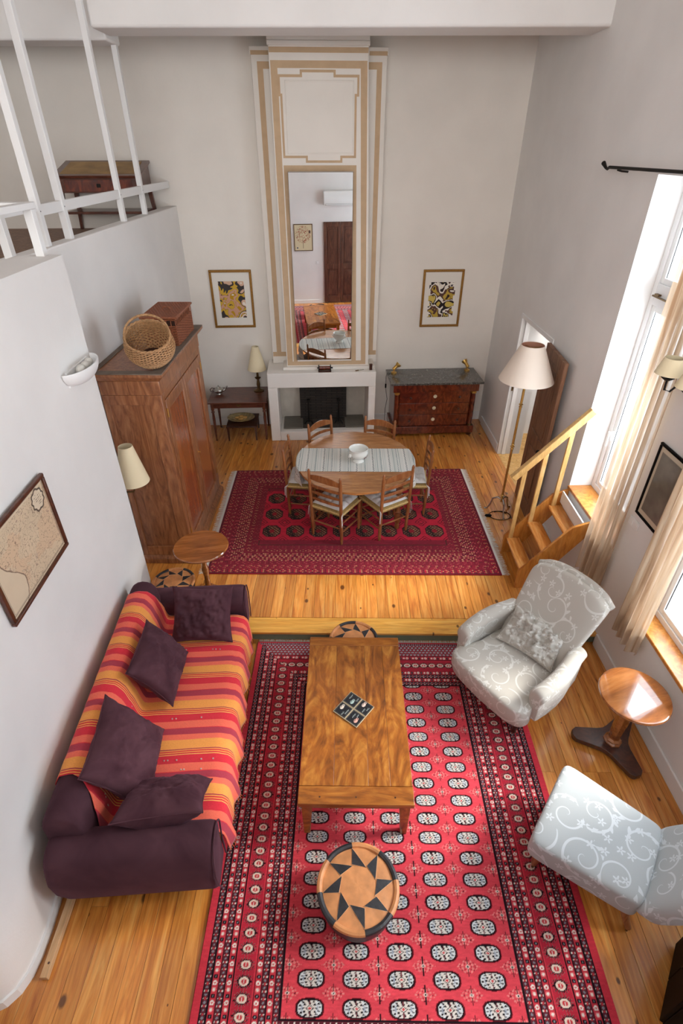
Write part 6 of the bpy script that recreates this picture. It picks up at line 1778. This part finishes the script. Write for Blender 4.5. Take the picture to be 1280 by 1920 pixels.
m = MB(); m.box(-2.472, 4.79, 3.685, -2.437, 5.17, 3.765); m.build('rail', M_['paint'], gr, bevel=0.003)
m = MB(); m.box(-2.472, 3.2, 3.72, -2.437, 4.73, 3.79); m.build('rail', M_['paint'], gr, bevel=0.003)
m = MB(); m.box(-2.205, 2.9, 3.79, -2.135, 4.145, 3.83); m.box(-2.48, 4.06, 3.79, -2.205, 4.145, 3.83); m.build('hand_rail', M_['paint'], gr, bevel=0.003)
dk = thing('gallery_desk', 'old wooden writing desk with a worn leather top up on the gallery', 'desk', wb(-3.20, 0, 3.2), BA)
TL_ = T(0, -0.64, 0.62) @ R(0.24, 'X')       # sloping top, higher at the wall
m = MB(); m.box(-0.545, 0, 0, 0.545, 0.63, 0.03, TL_); m.build('table_top', M_['rosew'], dk, bevel=0.004)
M_['tooled'] = plain('worn_leather', (172, 138, 92), 0.7, noise=0.25, nscale=5)
m = MB(); m.box(-0.46, 0.07, 0.0295, 0.46, 0.56, 0.034, TL_); m.build('leather_top', M_['tooled'], dk)
m = MB(); m.add([(x, y, z) for x in (-0.52, 0.52) for y, z in ((-0.60, 0.46), (-0.05, 0.46), (-0.05, 0.75), (-0.60, 0.62))], [(0, 1, 2, 3), (7, 6, 5, 4), (0, 4, 5, 1), (1, 5, 6, 2), (2, 6, 7, 3), (3, 7, 4, 0)]); m.f = [f[::-1] for f in m.f]; m.build('apron', M_['rosew'], dk, bevel=0.003)
m = MB(); m.box(-0.42, -0.612, 0.475, 0.42, -0.598, 0.605); d = m.build('drawer', M_['mahog'], dk, bevel=0.003)
m = MB(); m.box(-0.025, -0.618, 0.52, 0.025, -0.611, 0.56); m.build('lock_plate', M_['iron'], d)
for sx in (-1, 1):
    for sy in (-0.585, -0.065):
        m = MB(); m.frustum((sx * 0.535, sy, 0.0), (0.018, 0.018), (sx * 0.49, sy, 0.47), (0.028, 0.028)); m.build('leg', M_['rosew'], dk, bevel=0.003)
m = MB(); m.box(-0.50, -0.57, 0.22, 0.50, -0.08, 0.25); m.build('shelf', M_['rosew'], dk, bevel=0.003)

# ================================================================== FRONT WALL (reflected in the mirror), BLACK CABINET
acu = thing('air_conditioner', 'white air conditioner high on the front wall, seen in the mirror', 'air conditioner', (0.86, 0.05, 2.50))
m = MB(); m.prism([(0, 0), (0.17, 0.0), (0.20, 0.07), (0.20, 0.26), (0.16, 0.32), (0, 0.32)], -0.45, 0.45, Matrix(((0, 0, 1, 0), (1, 0, 0, 0), (0, 1, 0, 0), (0, 0, 0, 1)))); m.build('housing', M_['plastic'], acu, bevel=0.01)
m = MB(); m.box(-0.40, 0.165, 0.004, 0.40, 0.204, 0.05); m.build('louvre', plain('louvre', (210, 210, 208), 0.5), acu, bevel=0.004)
for k in range(5):
    m = MB(); m.box(-0.42, 0.03 + k * 0.026, 0.319, 0.42, 0.042 + k * 0.026, 0.324); m.build('grille_slat', M_['plastic'], acu)
def tree_inner(t):
    nx, ny = 120, 160; u, v = np.meshgrid(np.linspace(0, 1, nx), np.linspace(0, 1, ny))
    C = np.empty((ny, nx, 3)); C[:] = lin((222, 208, 172))
    C[(np.abs(u - .52) < 0.012) & (v < .4) & (v > .08)] = lin((110, 96, 74))
    tx = fbm(u * 26, v * 40, 5, 2); cr = ((u - .52) / .42) ** 2 + ((v - .62) / .34) ** 2 < 1
    C[cr & (tx > .58)] = lin((120, 96, 72)); C[cr & (tx < .28)] = lin((168, 96, 76)); C[((u - .14) / .05) ** 2 + ((v - .72) / .06) ** 2 < 1] = lin((90, 66, 56)); C[((u - .85) / .04) ** 2 + ((v - .1) / .03) ** 2 < 1] = lin((60, 66, 90))
    np_grid('print', np.stack([0.015 + u * 0.48, np.full(u.shape, -0.010), 0.015 + v * 0.63], -1), C, M_['vc'], t)
Mp = Matrix(((-1, 0, 0, 0.11), (0, -1, 0, 0.052), (0, 0, 1, 1.40), (0, 0, 0, 1)))
framed('framed_poster', 'cream poster of a family tree in a thin frame, seen in the mirror', 'picture', Mp, 0.51, 0.66, 0.018, 0.02, M_['bronze'], tree_inner)
s2 = thing('light_switch', 'small white light switch on the front wall beside the brown doors, seen in the mirror', 'switch', (0.22, 0.05, 1.05))
m = MB(); m.box(-0.04, 0, 0, 0.04, 0.010, 0.08); m.build('plate', M_['plastic'], s2, bevel=0.003)
m = MB(); m.box(-0.02, 0.010, 0.02, 0.02, 0.015, 0.06); m.build('rocker', M_['plastic'], s2, bevel=0.002)
bc = thing('black_cabinet', 'black lacquered low cabinet cut off by the lower right corner', 'cabinet', (1.80, 0.86, 0), 0.915)
m = MB(); m.box(0, -0.42, 0.02, 0.46, -0.02, 0.52); m.build('body', M_['black'], bc, bevel=0.004)
for k in (0, 1):
    m = MB(); m.box(0.004 + k * 0.229, -0.02, 0.03, 0.227 + k * 0.229, 0.0, 0.51); d = m.build('door', M_['black'], bc, bevel=0.004)
    m = MB(); m.box(0.20 + k * 0.045, 0.0, 0.30, 0.21 + k * 0.045, 0.012, 0.40); m.build('handle', M_['iron'], d)
m = MB(); m.box(0.02, -0.40, 0, 0.44, -0.04, 0.02); m.build('plinth', M_['black'], bc)
